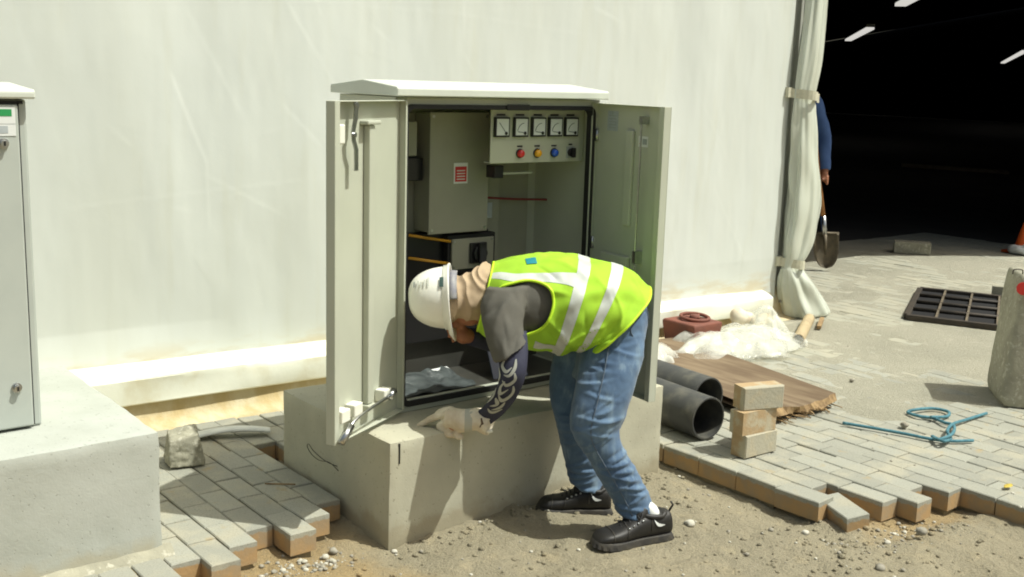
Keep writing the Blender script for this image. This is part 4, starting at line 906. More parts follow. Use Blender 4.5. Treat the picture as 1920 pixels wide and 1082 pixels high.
V = HD(tq, pq, o_[:, None]); F = [f for f in grid_faces(90, 110) if keep(f)]
hood = mesh_obj('hood', V, F, MT['hood'], per, True); so_ = hood.modifiers.new('Solidify', 'SOLIDIFY'); so_.thickness = 0.003

# helmet: crown axis points left, peak points down
hc = A3((0.309, 0.092, 0.858)); k_ = -rA * 0.995 - uZ * 0.06; k_ /= np.linalg.norm(k_); fr = -uZ + 0.02 * rA; fr = fr - k_ * (fr @ k_); fr /= np.linalg.norm(fr); lt = near
n1, n2 = 40, 72; V = []
for i in range(n1):
    a = (math.pi / 2) * i / (n1 - 1)
    for j in range(n2):
        p = 2 * math.pi * j / n2; cf, sl = math.cos(p), math.sin(p)
        rr_ = math.cos(a) ** 0.78; hh = math.sin(a) ** 0.95 * 0.146
        rx = 0.113 * (1.0 + 0.03 * (cf > 0) * cf); ry = 0.100
        ridge = 0.0035 * math.exp(-(sl * rr_ / 0.16) ** 2) * math.sin(min(a * 1.6, math.pi)) + 0.002 * math.exp(-((abs(sl * rr_) - 0.45) / 0.08) ** 2) * math.sin(min(a * 1.5, math.pi))
        V.append(hc + fr * cf * rr_ * rx + lt * sl * rr_ * ry + k_ * (hh + ridge))
F = grid_faces(n1, n2)
helmet = mesh_obj('helmet', V, F, MT['helmet'], per, True); so_ = helmet.modifiers.new('Solidify', 'SOLIDIFY'); so_.thickness = 0.003
V = []
for j in range(n2):
    p = 2 * math.pi * j / n2; cf, sl = math.cos(p), math.sin(p)
    pk_ = max(0, cf) ** 2.2 * 0.036
    for (dr_, dk) in ((0.0005, 0.018), (0.004, 0.016), (0.0045, 0.006), (0.009 + pk_ * 0.4, 0.002), (0.012 + pk_, -0.004 - 0.35 * pk_), (0.011 + pk_, -0.008 - 0.35 * pk_), (-0.002, -0.004)):
        V.append(hc + fr * cf * (0.113 * (1 + 0.03 * max(cf, 0)) + dr_) + lt * sl * (0.100 + dr_) + k_ * dk)
F = [[j * 7 + i, ((j + 1) % n2) * 7 + i, ((j + 1) % n2) * 7 + (i + 1) % 7, j * 7 + (i + 1) % 7] for j in range(n2) for i in range(7)]
mesh_obj('rim_and_peak', V, F, MT['helmet'], helmet, True)
def on_helmet(a, p, off=0.004):
    rr_ = math.cos(a) ** 0.78; hh = math.sin(a) ** 0.95 * 0.146; s_ = 1 + off / 0.11
    return hc + (fr * math.cos(p) * rr_ * 0.113 + lt * math.sin(p) * rr_ * 0.100) * s_ + k_ * (hh * s_)
def hel_patch(a0, a1, p0, p1, m, nm, off=0.004):
    V = [on_helmet(a0 + (a1 - a0) * i / 6, p0 + (p1 - p0) * j / 6, off) for i in range(7) for j in range(7)]; mesh_obj(nm, V, grid_faces(7, 7, False), m, helmet, True)
hel_patch(R(50), R(54), R(128), R(146), MT['grey_print'], 'print_line', 0.0045)
for k in range(4): hel_patch(R(24 + 6.0 * k), R(27 + 6.0 * k), R(122 + 2 * (k % 2)), R(142 - 3 * (k % 3)), MT['helmet_print'], 'print_line')
hel_patch(R(4), R(9), R(118), R(137), MT['dark_print'], 'badge', 0.0075)
st = limb([(hc + rA * 0.004 + uZ * 0.080 + near * 0.068, hc + rA * 0.03 + uZ * 0.078 + near * 0.068)] * 2)
V = []
for i in range(24):
    p = R(95) + R(95) * i / 23
    for dk, dr_ in ((-0.004, 0.0), (-0.034, -0.004)):
        V.append(hc + fr * math.cos(p) * (0.100 + dr_) + lt * math.sin(p) * (0.092 + dr_) + k_ * dk)
b_ = mesh_obj('nape_band', V, grid_faces(24, 2, False), M('band_grey', (0.30, 0.30, 0.29), 0.6, (0.2, 0.2, 0.24), 25), helmet, True); s2 = b_.modifiers.new('S', 'SOLIDIFY'); s2.thickness = 0.004

# glove with gripping fingers resting on the plinth edge
g0, g1 = A3((0.345, -0.117, 0.430)), A3((0.324, -0.087, 0.438)); pa = A3((0.288, -0.039, 0.427)); kn = A3((0.254, 0.014, 0.427))
geos = [stube([A3((0.349, -0.127, 0.426)), g1, A3((0.303, -0.058, 0.430)), pa, kn], [0.046, 0.043, 0.040, 0.044, 0.034], 18)]
fing = [  # base, knuckle, tip
    ((0.257, 0.018, 0.442), (0.232, 0.070, 0.416), (0.196, 0.119, 0.379), 0.0125), ((0.258, 0.005, 0.417), (0.237, 0.035, 0.392), (0.246, 0.008, 0.382), 0.0135),
    ((0.264, -0.013, 0.409), (0.249, 0.005, 0.374), (0.265, -0.020, 0.368), 0.0135), ((0.276, -0.036, 0.404), (0.268, -0.029, 0.372), (0.283, -0.048, 0.368), 0.0125), ((0.293, -0.011, 0.447), (0.269, 0.035, 0.448), (0.247, 0.071, 0.428), 0.0135)]
for a, m_, c, r_ in fing: geos.append(stube([a, m_, c], [r_ * 1.15, r_ * 1.1, r_ * 0.75], 12))
V, F, N = remesh(geos, 0.003, 2); V = V + N * (0.0028 * fbm(V, 34, 3))[:, None]
glove = mesh_obj('glove', V, F, MT['glove'], per, True)
V = []
for t in np.linspace(0, 1, 7):
    c = A3((0.294, -0.044, 0.428)) * (1 - t) + A3((0.311, -0.066, 0.433)) * t
    for a in np.linspace(R(10), R(170), 16): V.append(c + (uZ * math.cos(a) + near * math.sin(a)) * 0.0455)
mesh_obj('back_patch', V, grid_faces(7, 16, False), MT['glove_grey'], glove, True)
b = MB(); c = A3((0.331, -0.093, 0.440)); b.tube([c + near * 0.044 + uZ * 0.016, c + near * 0.047 - uZ * 0.002 + rA * 0.006, c + near * 0.043 - uZ * 0.018 - rA * 0.004], [0.003, 0.007, 0.003], 6); b.build('cuff_mark', MT['glove_dark'], glove, True)
b = MB(); c = A3((0.330, -0.137, 0.404)); b.tube([c - rA * 0.012, c, c + rA * 0.014 + uZ * 0.004], [0.004, 0.006, 0.007], 8); b.build('strap_end', MT['white_nylon'], glove, True)

# safety shoes
def make_shoe(toe, heel, ank):
    toe = A3(toe); heel = A3(heel); d = toe - heel; Ls = np.linalg.norm(d); d = d / Ls; s_ = np.cross(uZ, d); L2 = Ls
    root = None
    # (t along, half width, z bottom of upper, z top)
    sec = [(0.015, 0.026, 0.024, 0.075), (0.05, 0.036, 0.020, 0.108), (0.12, 0.040, 0.020, 0.112), (0.25, 0.041, 0.020, 0.108), (0.38, 0.041, 0.020, 0.108), (0.52, 0.044, 0.020, 0.094), (0.66, 0.049, 0.020, 0.076), (0.80, 0.050, 0.022, 0.066), (0.90, 0.046, 0.022, 0.060), (0.965, 0.034, 0.024, 0.048), (0.995, 0.014, 0.028, 0.038)]
    S = [(heel + d * t * L2 + uZ * zt, heel + d * t * L2 + uZ * zb, w) for t, w, zb, zt in sec]
    up_ = Loft(S, s_, 2.6); V, F = up_.mesh(60, 36); V = V + (0.0015 * fbm(V, 30, 2))[:, None] * uZ
    root = mesh_obj('shoe', V, F, MT['shoe'], per, True)
    # collar round the ankle
    cc = heel + d * 0.25 * L2
    b = MB(); 
    for r_, zz in ((0.040, 0.098), ):
        P = [cc + d * (0.052 * math.cos(a)) + s_ * (0.034 * math.sin(a)) + uZ * (0.100 + 0.006 * math.cos(a) + 0.008 * (math.cos(a) < -0.6)) for a in np.linspace(0, 2 * np.pi, 40)]; b.tube(P, 0.0095, 8, cap=False)
    b.tube([heel + uZ * 0.10 + d * 0.008, heel - d * 0.008 + uZ * 0.122, heel + d * 0.002 + uZ * 0.135], 0.004, 6)
    b.build('collar', MT['shoe'], root, True)
    # tongue
    V, F = stube([heel + d * 0.46 * L2 + uZ * 0.085, heel + d * 0.40 * L2 + uZ * 0.108, heel + d * 0.36 * L2 + uZ * 0.128], [0.026, 0.028, 0.02], 12); mesh_obj('tongue', V, F, MT['shoe'], root, True)
    # sole with lugs
    out = [(0.0, 0.014), (0.02, 0.030), (0.08, 0.041), (0.2, 0.043), (0.35, 0.041), (0.5, 0.044), (0.66, 0.052), (0.8, 0.054), (0.9, 0.049), (0.97, 0.034), (1.0, 0.012)]
    q = cr(np.array(out), np.linspace(0, len(out) - 1, 50)); n_ = len(q); ring = [heel + d * (t * L2 * 1.03 - 0.004) + s_ * w for t, w in q] + [heel + d * (t * L2 * 1.03 - 0.004) - s_ * w for t, w in q[::-1]]
    m_ = len(ring); b = MB(); V = []
    for z_, k in ((-0.004, 0.95), (0.004, 1.0), (0.018, 0.99), (0.025, 0.965), (0.027, 0.88)):
        c = heel + d * L2 * 0.5
        for i_, p in enumerate(ring): V.append(c + (p - c) * (k + (0.03 if (i_ % 4 < 2 and z_ == 0.004) else 0)) + uZ * (z_ + 0.010 * max(0, ((p - heel) @ d / L2 - 0.8)) * 5))
    b.add(V, grid_faces(5, m_) + [list(range(m_ - 1, -1, -1)), list(range(4 * m_, 5 * m_))]); b.build('sole', MT['sole'], root)
    # stitched panels and eyelets
    b = MB()
    for t0, z1 in ((0.80, 0.070), (0.62, 0.084), (0.30, 0.112)):
        P = up_(np.full(24, np.interp(t0, [a[0] for a in sec], range(len(sec)))) + 0.25 * np.sin(np.linspace(-1.2, 1.2, 24)), np.linspace(R(-100), R(100), 24), 0.0012); b.tube(P, 0.0016, 5)
    b.build('stitched_edge', MT['sole'], root, True)['kind'] = 'stuff'
    b = MB()
    for k in range(4):
        for sg in (1, -1):
            p = up_([np.interp(0.44 + 0.06 * k, [a[0] for a in sec], range(len(sec)))], [sg * R(48)], 0.001)[0]; b.disc(p, (p - (heel + d * (0.44 + 0.06 * k) * L2 + uZ * 0.05)), 0.0042, 0.003, 10)
    b.build('eyelets', MT['steel'], root, True)['kind'] = 'stuff'
    # laces
    b = MB()
    for k in range(5):
        t = 0.42 + 0.055 * k; z = 0.105 - 0.008 * k; c = heel + d * t * L2
        b.tube(smooth_pts([c - s_ * 0.026 + uZ * (z - 0.012) , c + uZ * (z + 0.003) + d * 0.01, c + s_ * 0.026 + uZ * (z - 0.012) + d * 0.012], 4), 0.0028, 6)
    c = heel + d * 0.42 * L2 + uZ * 0.112
    for sg in (1, -1): b.tube(smooth_pts([c, c + s_ * 0.02 * sg + uZ * 0.01, c + s_ * 0.034 * sg - uZ * 0.008 + d * 0.015, c + s_ * 0.02 * sg - uZ * 0.004 + d * 0.02, c], 4), 0.0026, 6)
    b.build('laces', MT['rubber'], root, True)
    # pale reflective tick on the side
    for sg in (1, -1):
        P = [(0.30, 0.094), (0.285, 0.086), (0.27, 0.079), (0.245, 0.073), (0.21, 0.070), (0.16, 0.070)]; W = [0.001, 0.004, 0.006, 0.0065, 0.005, 0.001]; V = []
        for (t, z), w in zip(P, W):
            hw = np.interp(t, [a[0] for a in sec], [a[1] for a in sec])
            for e_ in (1, -1): V.append(heel + d * t * L2 + s_ * sg * (hw * (1 - 0.45 * max(0, (z + e_ * w - 0.07) / 0.04) ** 2) + 0.0035) + uZ * (z + e_ * w))
        mesh_obj('reflective_tick', V, grid_faces(6, 2, False), MT['paper'], root, True)
    # sock
    V, F = stube([heel + d * 0.26 * L2 + uZ * 0.080, heel + d * 0.27 * L2 + uZ * 0.112, A3(ank) + uZ * 0.03], [0.030, 0.027, 0.025], 20); mesh_obj('sock', V, F, MT['sock'], per, True)
for sd_ in ('left', 'right'): make_shoe(*FT[sd_])

# ------------------------------------------------------------------ second person behind the curtain, holding a shovel
MT['coverall'] = M('coverall_blue', (0.07, 0.14, 0.34), 0.85, (0.05, 0.105, 0.27), 9, bs=60, bstr=0.2)
p2 = empty('person', (5.80, 2.90, 0.08), 'person in blue work clothes mostly hidden behind the gathered curtain, holding a shovel', 'person')
bc = A3((5.93, 2.92, 0.08)); f2 = A3(near); s2_ = rA        # faces the photographer
O = lambda a, b_, z: bc + s2_ * a + f2 * b_ + uZ * z
sh2, el2, wr2 = A3((6.006, 2.755, 1.544)), A3((6.075, 2.647, 1.214)), A3((6.039, 2.600, 0.945))
hnd = A3((6.015, 2.593, 0.883))
geo = [stube([O(-.02, 0, 0.78), O(-.02, 0, 1.0), O(-.02, 0.01, 1.25), O(-.02, 0, 1.42), O(-.02, 0, 1.5)], [0.13, 0.15, 0.17, 0.15, 0.06], 20), ell(O(-.02, 0.03, 1.66), [uZ * 0.12, f2 * 0.095, s2_ * 0.078]), ell(O(-.02, 0.125, 1.645), [uZ * 0.022, f2 * 0.02, s2_ * 0.014]),
       stube([O(-.02, 0, 1.45), O(-.02, 0.02, 1.58)], [0.055, 0.052], 12)]
for s in (1, -1): geo.append(stube([O(-.02 + 0.085 * s, 0, 0.92), O(-.02 + 0.095 * s, 0.01, 0.5), O(-.02 + 0.10 * s, 0, 0.08), O(-.02 + 0.10 * s, 0.12, 0.045)], [0.085, 0.06, 0.045, 0.035], 14))
geo += [stube([O(0.12, 0, 1.42), sh2 - uZ * 0.03, el2, wr2, hnd], [0.06, 0.055, 0.042, 0.032, 0.034], 14), stube([O(-0.16, 0, 1.42), O(-0.23, 0.02, 1.36), O(-0.25, 0.03, 1.1), O(-0.22, 0.1, 0.88)], [0.06, 0.05, 0.042, 0.03], 14)]
for k in range(4): geo.append(stube([hnd, hnd + rA * 0.035 + f2 * 0.015 - uZ * (0.02 * k - 0.025), hnd + rA * 0.02 + f2 * 0.04 - uZ * (0.02 * k - 0.025)], [0.014, 0.012, 0.009], 8))
geo.append(stube([hnd + uZ * 0.02, hnd - rA * 0.02 + f2 * 0.03, hnd + f2 * 0.045], [0.014, 0.012, 0.009], 8))
V, F, N = remesh(geo, 0.009, 4); mesh_obj('body', V, F, MT['skin'], p2, True)
V, F = stube([O(0.08, 0, 1.43), sh2 - uZ * 0.01, (sh2 + el2) / 2 + rA * 0.01, el2, (el2 + wr2) / 2, wr2 + uZ * 0.02], [0.06, 0.075, 0.066, 0.062, 0.052, 0.045], 20, 8); V = V + (0.010 * fbm(V, 9, 3))[:, None] * rA
mesh_obj('sleeve', V, F, MT['coverall'], p2, True)
V, F, N = remesh([stube([O(-.02, 0, 0.80), O(-.02, 0, 1.0), O(-.02, 0.01, 1.25), O(-.02, 0, 1.42), O(-.02, 0, 1.5)], [0.15, 0.17, 0.19, 0.17, 0.075], 20)] + [stube([O(-.02 + 0.085 * s, 0, 0.95), O(-.02 + 0.095 * s, 0.01, 0.5), O(-.02 + 0.10 * s, 0, 0.13)], [0.105, 0.085, 0.075], 14) for s in (1, -1)] + [stube([O(-0.16, 0, 1.42), O(-0.23, 0.02, 1.36), O(-0.25, 0.03, 1.1), O(-0.22, 0.1, 0.92)], [0.075, 0.065, 0.055, 0.045], 14)], 0.012, 4)
mesh_obj('coverall', V + N * (0.008 * fbm(V, 8, 3))[:, None], F, MT['coverall'], p2, True)
for s in (1, -1):
    V, F = stube([O(-.02 + 0.10 * s, -0.05, 0.045), O(-.02 + 0.10 * s, 0.05, 0.05), O(-.02 + 0.10 * s, 0.17, 0.035)], [0.045, 0.05, 0.032], 14); mesh_obj('shoe', V, F, MT['shoe'], p2, True)
V, F = tube_geo([O(-.02, 0.02, 1.70 + 0.095 * math.sin(a)) for a in np.linspace(0, R(84), 8)], [0.104 * math.cos(a) + 0.002 for a in np.linspace(0, R(84), 8)], 24); mesh_obj('cap', V, F, M('cap_orange', (0.6, 0.2, 0.03), 0.7), p2, True)
# shovel
sv = empty('shovel', (6.080, 2.541, 0.111), 'round-point shovel with wooden shaft hanging from a hand beside the curtain', 'shovel')
b = MB(); b.tube([(5.964, 2.660, 1.169), (5.995, 2.622, 0.885), (6.042, 2.572, 0.534)], 0.021, 12); b.build('shaft', M('shaft_wood', (0.40, 0.17, 0.04), 0.55, (0.32, 0.13, 0.035), 14), sv, True)
b = MB(); b.tube([(6.038, 2.575, 0.567), (6.049, 2.566, 0.474), (6.054, 2.549, 0.383)], [0.024, 0.024, 0.02], 12); b.build('socket', MT['steel'], sv, True)
c0 = A3((6.063, 2.554, 0.419)); c1 = A3((6.075, 2.532, 0.113)); dn = c1 - c0; H_ = np.linalg.norm(dn); dn = dn / H_; V = []
for i in range(20):
    t = i / 19; w = 0.112 * (1 if t < 0.45 else math.sqrt(max(0.0, 1 - ((t - 0.45) / 0.55) ** 2)) ** 0.9) * (1 - 0.05 * t)
    for j in range(13):
        s = -1 + 2 * j / 12; V.append(c0 + dn * t * H_ + rA * s * w + f2 * (0.035 * s * s - 0.02))
MT['blade'] = M('blade_steel_worn', (0.10, 0.085, 0.06), 0.6, (0.16, 0.13, 0.085), 16, metal=0.5)
bl = mesh_obj('blade', V, grid_faces(20, 13, False), MT['blade'], sv, True); s_ = bl.modifiers.new('S', 'SOLIDIFY'); s_.thickness = 0.004
b = MB(); b.tube([(6.025, 2.534, 0.410), (6.042, 2.520, 0.234)], [0.02, 0.008], 10); b.tube([c0 - rA * 0.115, c0 + rA * 0.115], 0.012, 8); b.build('step', MT['blade'], sv, True)

# ------------------------------------------------------------------ lying about right of the cabinet
MT['pipe'] = M('pipe_black_plastic', (0.045, 0.047, 0.046), 0.6, (0.125, 0.12, 0.095), 8, lo=0.4, hi=0.72, bs=40, bstr=0.15)
def pipe(a, b_, r, th_, mat, name, label, group):
    a = A3(a); b_ = A3(b_); b = MB(); n = 40
    T, N, B = frames(np.array([a, b_])); an = np.linspace(0, 2 * np.pi, n, endpoint=False); V = []
    for p, rr_ in ((a + (b_ - a) * 0.0, r - th_), (a, r - 0.0015), (a + T[0] * 0.003, r), ) + tuple((a + (b_ - a) * f, r) for f in np.linspace(0.05, 1, 10)) + ((b_, r - th_), ):
        V += [p + rr_ * (math.cos(x) * N[0] + math.sin(x) * B[0]) for x in an]
    m_ = len(V) // n; V += [a + (b_ - a) * 0.0005 + (r - th_) * (math.cos(x) * N[0] + math.sin(x) * B[0]) for x in an]
    F = grid_faces(m_, n); F += [[(m_ - 1) * n + j, (m_ - 1) * n + (j + 1) % n, (j + 1) % n, j] for j in range(n)]
    o = mesh_obj(name, V[:m_ * n], F, mat, None, False); set_auto(o, 35); return tag(o, label, 'pipe', group)
pipe((1.668, -0.012, PT + 0.103), (1.775, 1.25, PT + 0.103), 0.098, 0.008, MT['pipe'], 'black_pipe', 'black plastic pipe with the nearer open mouth, beside the plinth', 'black pipes by the plinth')
pipe((1.925, 0.215, PT + 0.103), (2.005, 1.38, PT + 0.103), 0.098, 0.008, MT['pipe'], 'black_pipe', 'black plastic pipe lying behind the nearer one, its mouth set further back', 'black pipes by the plinth')
# stack of pavers
def mat_loose():
    m, nt, p, out = nodes_of('paver_dusty'); tc = nt.nodes.new('ShaderNodeTexCoord'); sp = nt.nodes.new('ShaderNodeSeparateXYZ'); nt.links.new(tc.outputs['Object'], sp.inputs[0])
    zz = math_n(nt, 'ADD', sp.outputs[2], math_n(nt, 'MULTIPLY', math_n(nt, 'SUBTRACT', noise_n(nt, 22, 4), 0.5), 0.05))
    c = mix(nt, ramp(nt, zz, 0.008, 0.024), (0.40, 0.285, 0.155), (0.40, 0.375, 0.285)); c = mix(nt, ramp(nt, noise_n(nt, 17, 5), 0.45, 0.68), c, (0.44, 0.39, 0.275))
    nt.links.new(c, p.inputs['Base Color']); p.inputs['Roughness'].default_value = 0.95; bump(nt, p, noise_n(nt, 80, 5), 0.5, 0.005); return m
MT['paver_loose'] = mat_loose()
gp = 'pavers stacked by the pipes'
def loose_paver(c, rx, ry, rz, label, L=0.2):
    me = bpy.data.meshes.new('loose_paver'); V, F = paver_geo(L, 0.1, 0.082, 0.0045); me.from_pydata(V, [], F); me.materials.append(MT['paver_loose'])
    o = bpy.data.objects.new('loose_paver', me); col.objects.link(o); o.location = c; o.rotation_euler = (rx, ry, rz); return tag(o, label, 'paver', gp)
zb = PT + 0.004
loose_paver((1.709, -0.241, zb + 0.050), 0, R(90), R(-92), 'lowest paver of the small stack beside the black pipes')
loose_paver((1.696, -0.234, zb + 0.151), 0, R(-90), R(-95), 'middle paver of the small stack, its brown backing turned to the viewer')
loose_paver((1.722, -0.237, zb + 0.252), 0, R(90), R(-108), 'topmost paver of the small stack beside the black pipes')
loose_paver((1.800, -0.165, zb + 0.10), R(90), 0, R(12), 'paver standing on end behind the small stack')
# split board with a frayed end
MT['board'] = M('board_brown', (0.125, 0.083, 0.047), 0.85, (0.205, 0.15, 0.09), 4, squash=(5, 0.7, 1), bs=30, bstr=0.3)
MT['board_raw'] = M('board_torn', (0.34, 0.23, 0.11), 0.9, (0.20, 0.13, 0.065), 30)
bd = empty('old_board', (2.3, 0.5, PT), 'weathered brown sheet of board with a torn splintered end on the paving', 'board')
A_, B_, C_, D_ = A3((2.05, -0.03, 0)), A3((2.60, -0.03, 0)), A3((2.88, 1.28, 0)), A3((2.30, 1.36, 0)); V = []; nx, ny = 26, 40
for k, zo in ((0, 0.03), (1, 0.006)):
    for i in range(ny):
        for j in range(nx):
            v = i / (ny - 1); u = j / (nx - 1); e = (0.03 * vnoise(np.array([[j * 0.37, k * 3.3, 0.5]]))[0] + 0.012 * vnoise(np.array([[j * 1.3, k * 5.3, 2.5]]))[0]) * (1 - v) ** 6
            p = (A_ * (1 - u) + B_ * u) * (1 - v) + (D_ * (1 - u) + C_ * u) * v; V.append((p[0], p[1] + e, PT + 0.006 + zo * (0.6 if k else 1) + (0.030 if k == 0 else 0.022) * (1 - v) + 0.012 * math.sin(u * 7 + 0.4) * (1 - v) + 0.03 * v))
f1_ = grid_faces(ny, nx, False); n_ = nx * ny; F = f1_ + [[n_ + i for i in f[::-1]] for f in f1_] + [[j, n_ + j, n_ + j + 1, j + 1] for j in range(nx - 1)] + [[i * nx + nx - 1, n_ + i * nx + nx - 1, n_ + (i + 1) * nx + nx - 1, (i + 1) * nx + nx - 1] for i in range(ny - 1)]
mesh_obj('sheet', V, F, [MT['board'], MT['board_raw']], bd, False, [0] * (2 * len(f1_)) + [1] * (nx - 1) + [0] * (ny - 1))
b = MB()
for k in range(46):
    u = rng.uniform(0.02, 1); p = A_ * (1 - u) + B_ * u; L = rng.uniform(0.03, 0.10); a = rng.uniform(-0.8, 0.8); z = PT + rng.uniform(0.012, 0.035); w = rng.uniform(0.002, 0.006)
    d = np.array([math.sin(a), -math.cos(a), rng.uniform(-0.2, 0.15)]); q = p + np.array([0, 0.04, z]); e_ = q + d * L; sd2 = np.array([d[1], -d[0], 0]) * w
    b.add([q - sd2, q + sd2, e_ + sd2 * 0.4, e_ - sd2 * 0.4, q - sd2 + uZ * 0.006, q + sd2 + uZ * 0.006, e_ + sd2 * 0.4 + uZ * 0.003, e_ - sd2 * 0.4 + uZ * 0.003], [[0, 1, 2, 3], [7, 6, 5, 4], [0, 4, 5, 1], [1, 5, 6, 2], [2, 6, 7, 3], [3, 7, 4, 0]])
b.build('splinters', MT['board_raw'], bd); bd.children[-1]['kind'] = 'stuff'
# crumpled clear plastic bags
def mat_film():
    m, nt, p, out = nodes_of('clear_film'); p.inputs['Base Color'].default_value = (0.90, 0.91, 0.84, 1); p.inputs['Roughness'].default_value = 0.14
    tr = nt.nodes.new('ShaderNodeBsdfTransparent'); tl = nt.nodes.new('ShaderNodeBsdfTranslucent'); tl.inputs[0].default_value = (0.9, 0.9, 0.8, 1)
    m1 = nt.nodes.new('ShaderNodeMixShader'); m1.inputs[0].default_value = 0.35; nt.links.new(p.outputs[0], m1.inputs[1]); nt.links.new(tl.outputs[0], m1.inputs[2])
    m2_ = nt.nodes.new('ShaderNodeMixShader'); nt.links.new(ramp(nt, noise_n(nt, 9, 4), 0.35, 0.7), m2_.inputs[0]); mul = math_n(nt, 'MULTIPLY', ramp(nt, noise_n(nt, 7, 4), 0.05, 0.75), 0.88); nt.links.new(mul, m2_.inputs[0])
    nt.links.new(m1.outputs[0], m2_.inputs[1]); nt.links.new(tr.outputs[0], m2_.inputs[2]); nt.links.new(m2_.outputs[0], out.inputs[0])
    bump(nt, p, noise_n(nt, 60, 4), 0.25, 0.004); return m
MT['film'] = mat_film()
def crumple(name, blobs, label, amp=0.05, vox=0.02, mat='film', cat='plastic bag', group=None, seed=0, cell=7.0):
    V, F, N = remesh([ell(c, [np.array([1, 0, 0]) * s[0], np.array([0, 1, 0]) * s[1], uZ * s[2]], 14) for c, s in blobs], vox, 8)
    P = V * cell + seed; w = np.stack([vnoise(P + 31 * k) for k in range(3)], 1)
    rg = np.random.default_rng(int(seed) + 100); c = 0
    for f, a in ((0.55, 0.6), (0.8, 0.5), (1.1, 0.45), (1.5, 0.32), (2.1, 0.16), (3.0, 0.08), (4.2, 0.04)):    # folded planes: triangle waves in random directions
        d = rg.normal(size=3); d /= np.linalg.norm(d); x = (P + 0.25 * w) @ d * f + rg.uniform(0, 9); c = c + a * np.abs(2 * (x - np.floor(x + 0.5)))
    c = c * 0.75
    V = V + N * (amp * (c - 0.5))[:, None]; V[:, 2] = np.maximum(V[:, 2], PT + 0.004)
    o = mesh_obj(name, V, F, MT[mat], None, True); return tag(o, label, cat, group)
def film_sheet(c, rx, ry, ang, hgt, label, seed, layers=2, res=0.009):
    """thin crumpled sheeting: folded planes over a low heap, torn outline, two loose layers"""
    rg = np.random.default_rng(seed); root = empty('plastic_sheeting', (c[0], c[1], PT), label, 'plastic', 'crumpled plastic')
    for ly in range(layers):
        nx = int(2.4 * rx / res); ny = int(2.4 * ry / res); X, Y = np.meshgrid(np.linspace(-1.2, 1.2, nx), np.linspace(-1.2, 1.2, ny), indexing='ij'); x = X.ravel(); y = Y.ravel()
        th_ = np.arctan2(y, x); rim = 0.86 + 0.14 * np.sin(3 * th_ + seed + ly) + 0.08 * np.sin(7 * th_ + 2 * seed) + 0.05 * np.sin(13 * th_ + ly); rr_ = np.sqrt(x * x + y * y) / rim
        P = np.stack([x * rx, y * ry, 0 * x + ly * 3.3], 1); w = np.stack([vnoise(P * 6 + 9 * k + seed) for k in range(3)], 1); z = 0
        for f, a in ((2.4, 0.32), (3.3, 0.28), (4.6, 0.22), (6.4, 0.16), (9.0, 0.10), (13.0, 0.05)):
            d = rg.normal(size=2); d /= np.linalg.norm(d); q = (P[:, :2] + 0.02 * w[:, :2]) @ d * f + rg.uniform(0, 9); z = z + a * np.abs(2 * (q - np.floor(q + 0.5)))
        env = np.clip(1 - rr_ ** 2, 0, 1) ** 0.6
        lump = 0.55 + 0.45 * vnoise(P * 4.5 + seed * 3.1)
        zz = PT + 0.012 + 0.006 * ly + hgt * env * (lump * 0.75 + 0.55 * (z - 0.35)) * (1 - 0.2 * ly)
        ca, sa = math.cos(ang), math.sin(ang); XX = c[0] + x * rx * ca - y * ry * sa + 0.03 * w[:, 0] * env; YY = c[1] + x * rx * sa + y * ry * ca + 0.03 * w[:, 1] * env
        V = np.stack([XX, YY, np.maximum(zz, PT + 0.006)], 1); F = [f for f in grid_faces(nx, ny, False) if rr_[f].mean() < 1.0]
        used = np.unique(np.array(F)); mp_ = -np.ones(len(V), int); mp_[used] = np.arange(len(used))
        mesh_obj('film_layer', V[used], mp_[np.array(F)].tolist(), MT['film'], root, False)
    return root
film_sheet((3.08, 1.03), 0.62, 0.31, R(5), 0.21, 'big crumpled heap of clear plastic sheeting between brown board and tent', 3, 3)
film_sheet((3.52, 1.15), 0.16, 0.15, R(20), 0.36, 'tall peak of clear plastic sheeting standing by the curtain foot', 6)
film_sheet((2.42, 1.02), 0.20, 0.16, R(30), 0.20, 'small crumpled clear plastic sheet behind the black pipes', 9)
crumple('foam_scrap', [((3.36, 1.24, 0.22), (0.05, 0.045, 0.045)), ((3.42, 1.22, 0.20), (0.045, 0.045, 0.045))], 'lump of cream packing foam poking out of the plastic heap', 0.03, 0.012, 'glove', 'foam', seed=4)
# reddish iron valve box with a ring handle
MT['rust_red'] = M('iron_red_oxide', (0.20, 0.065, 0.04), 0.75, (0.15, 0.055, 0.038), 10, bs=50, bstr=0.3)
vb = empty('valve_box', (2.98, 1.36, PT), 'reddish brown iron valve box with a ring handle near the tent base', 'valve box')
vx = 2.97; b = MB(); V = []
for z, hw_, hl in ((PT + 0.002, 0.105, 0.115), (0.225, 0.125, 0.13), (0.24, 0.125, 0.13), (0.248, 0.118, 0.123)):
    for sx, sy in ((-1, -1), (1, -1), (1, 1), (-1, 1)): V.append((vx + sx * hw_, 1.27 + sy * hl, z))
b.add(V, grid_faces(4, 4) + [[3, 2, 1, 0], [12, 13, 14, 15]]); b.build('box', MT['rust_red'], vb, bev=0.008)
b = MB(); P = [(vx + 0.02 + 0.085 * math.cos(a), 1.27 + 0.085 * math.sin(a), 0.262 + 0.006 * math.sin(a)) for a in np.linspace(0, 2 * np.pi, 40)]; b.tube(P, 0.011, 8, cap=False)
for a in (0.4, 2.5, 4.6): b.tube([(vx + 0.02, 1.27, 0.26), (vx + 0.02 + 0.085 * math.cos(a), 1.27 + 0.085 * math.sin(a), 0.262)], 0.008, 8)
b.disc((vx + 0.02, 1.27, 0.245), (0, 0, 1), 0.03, 0.03, 14); b.build('ring_handle', MT['rust_red'], vb, True)
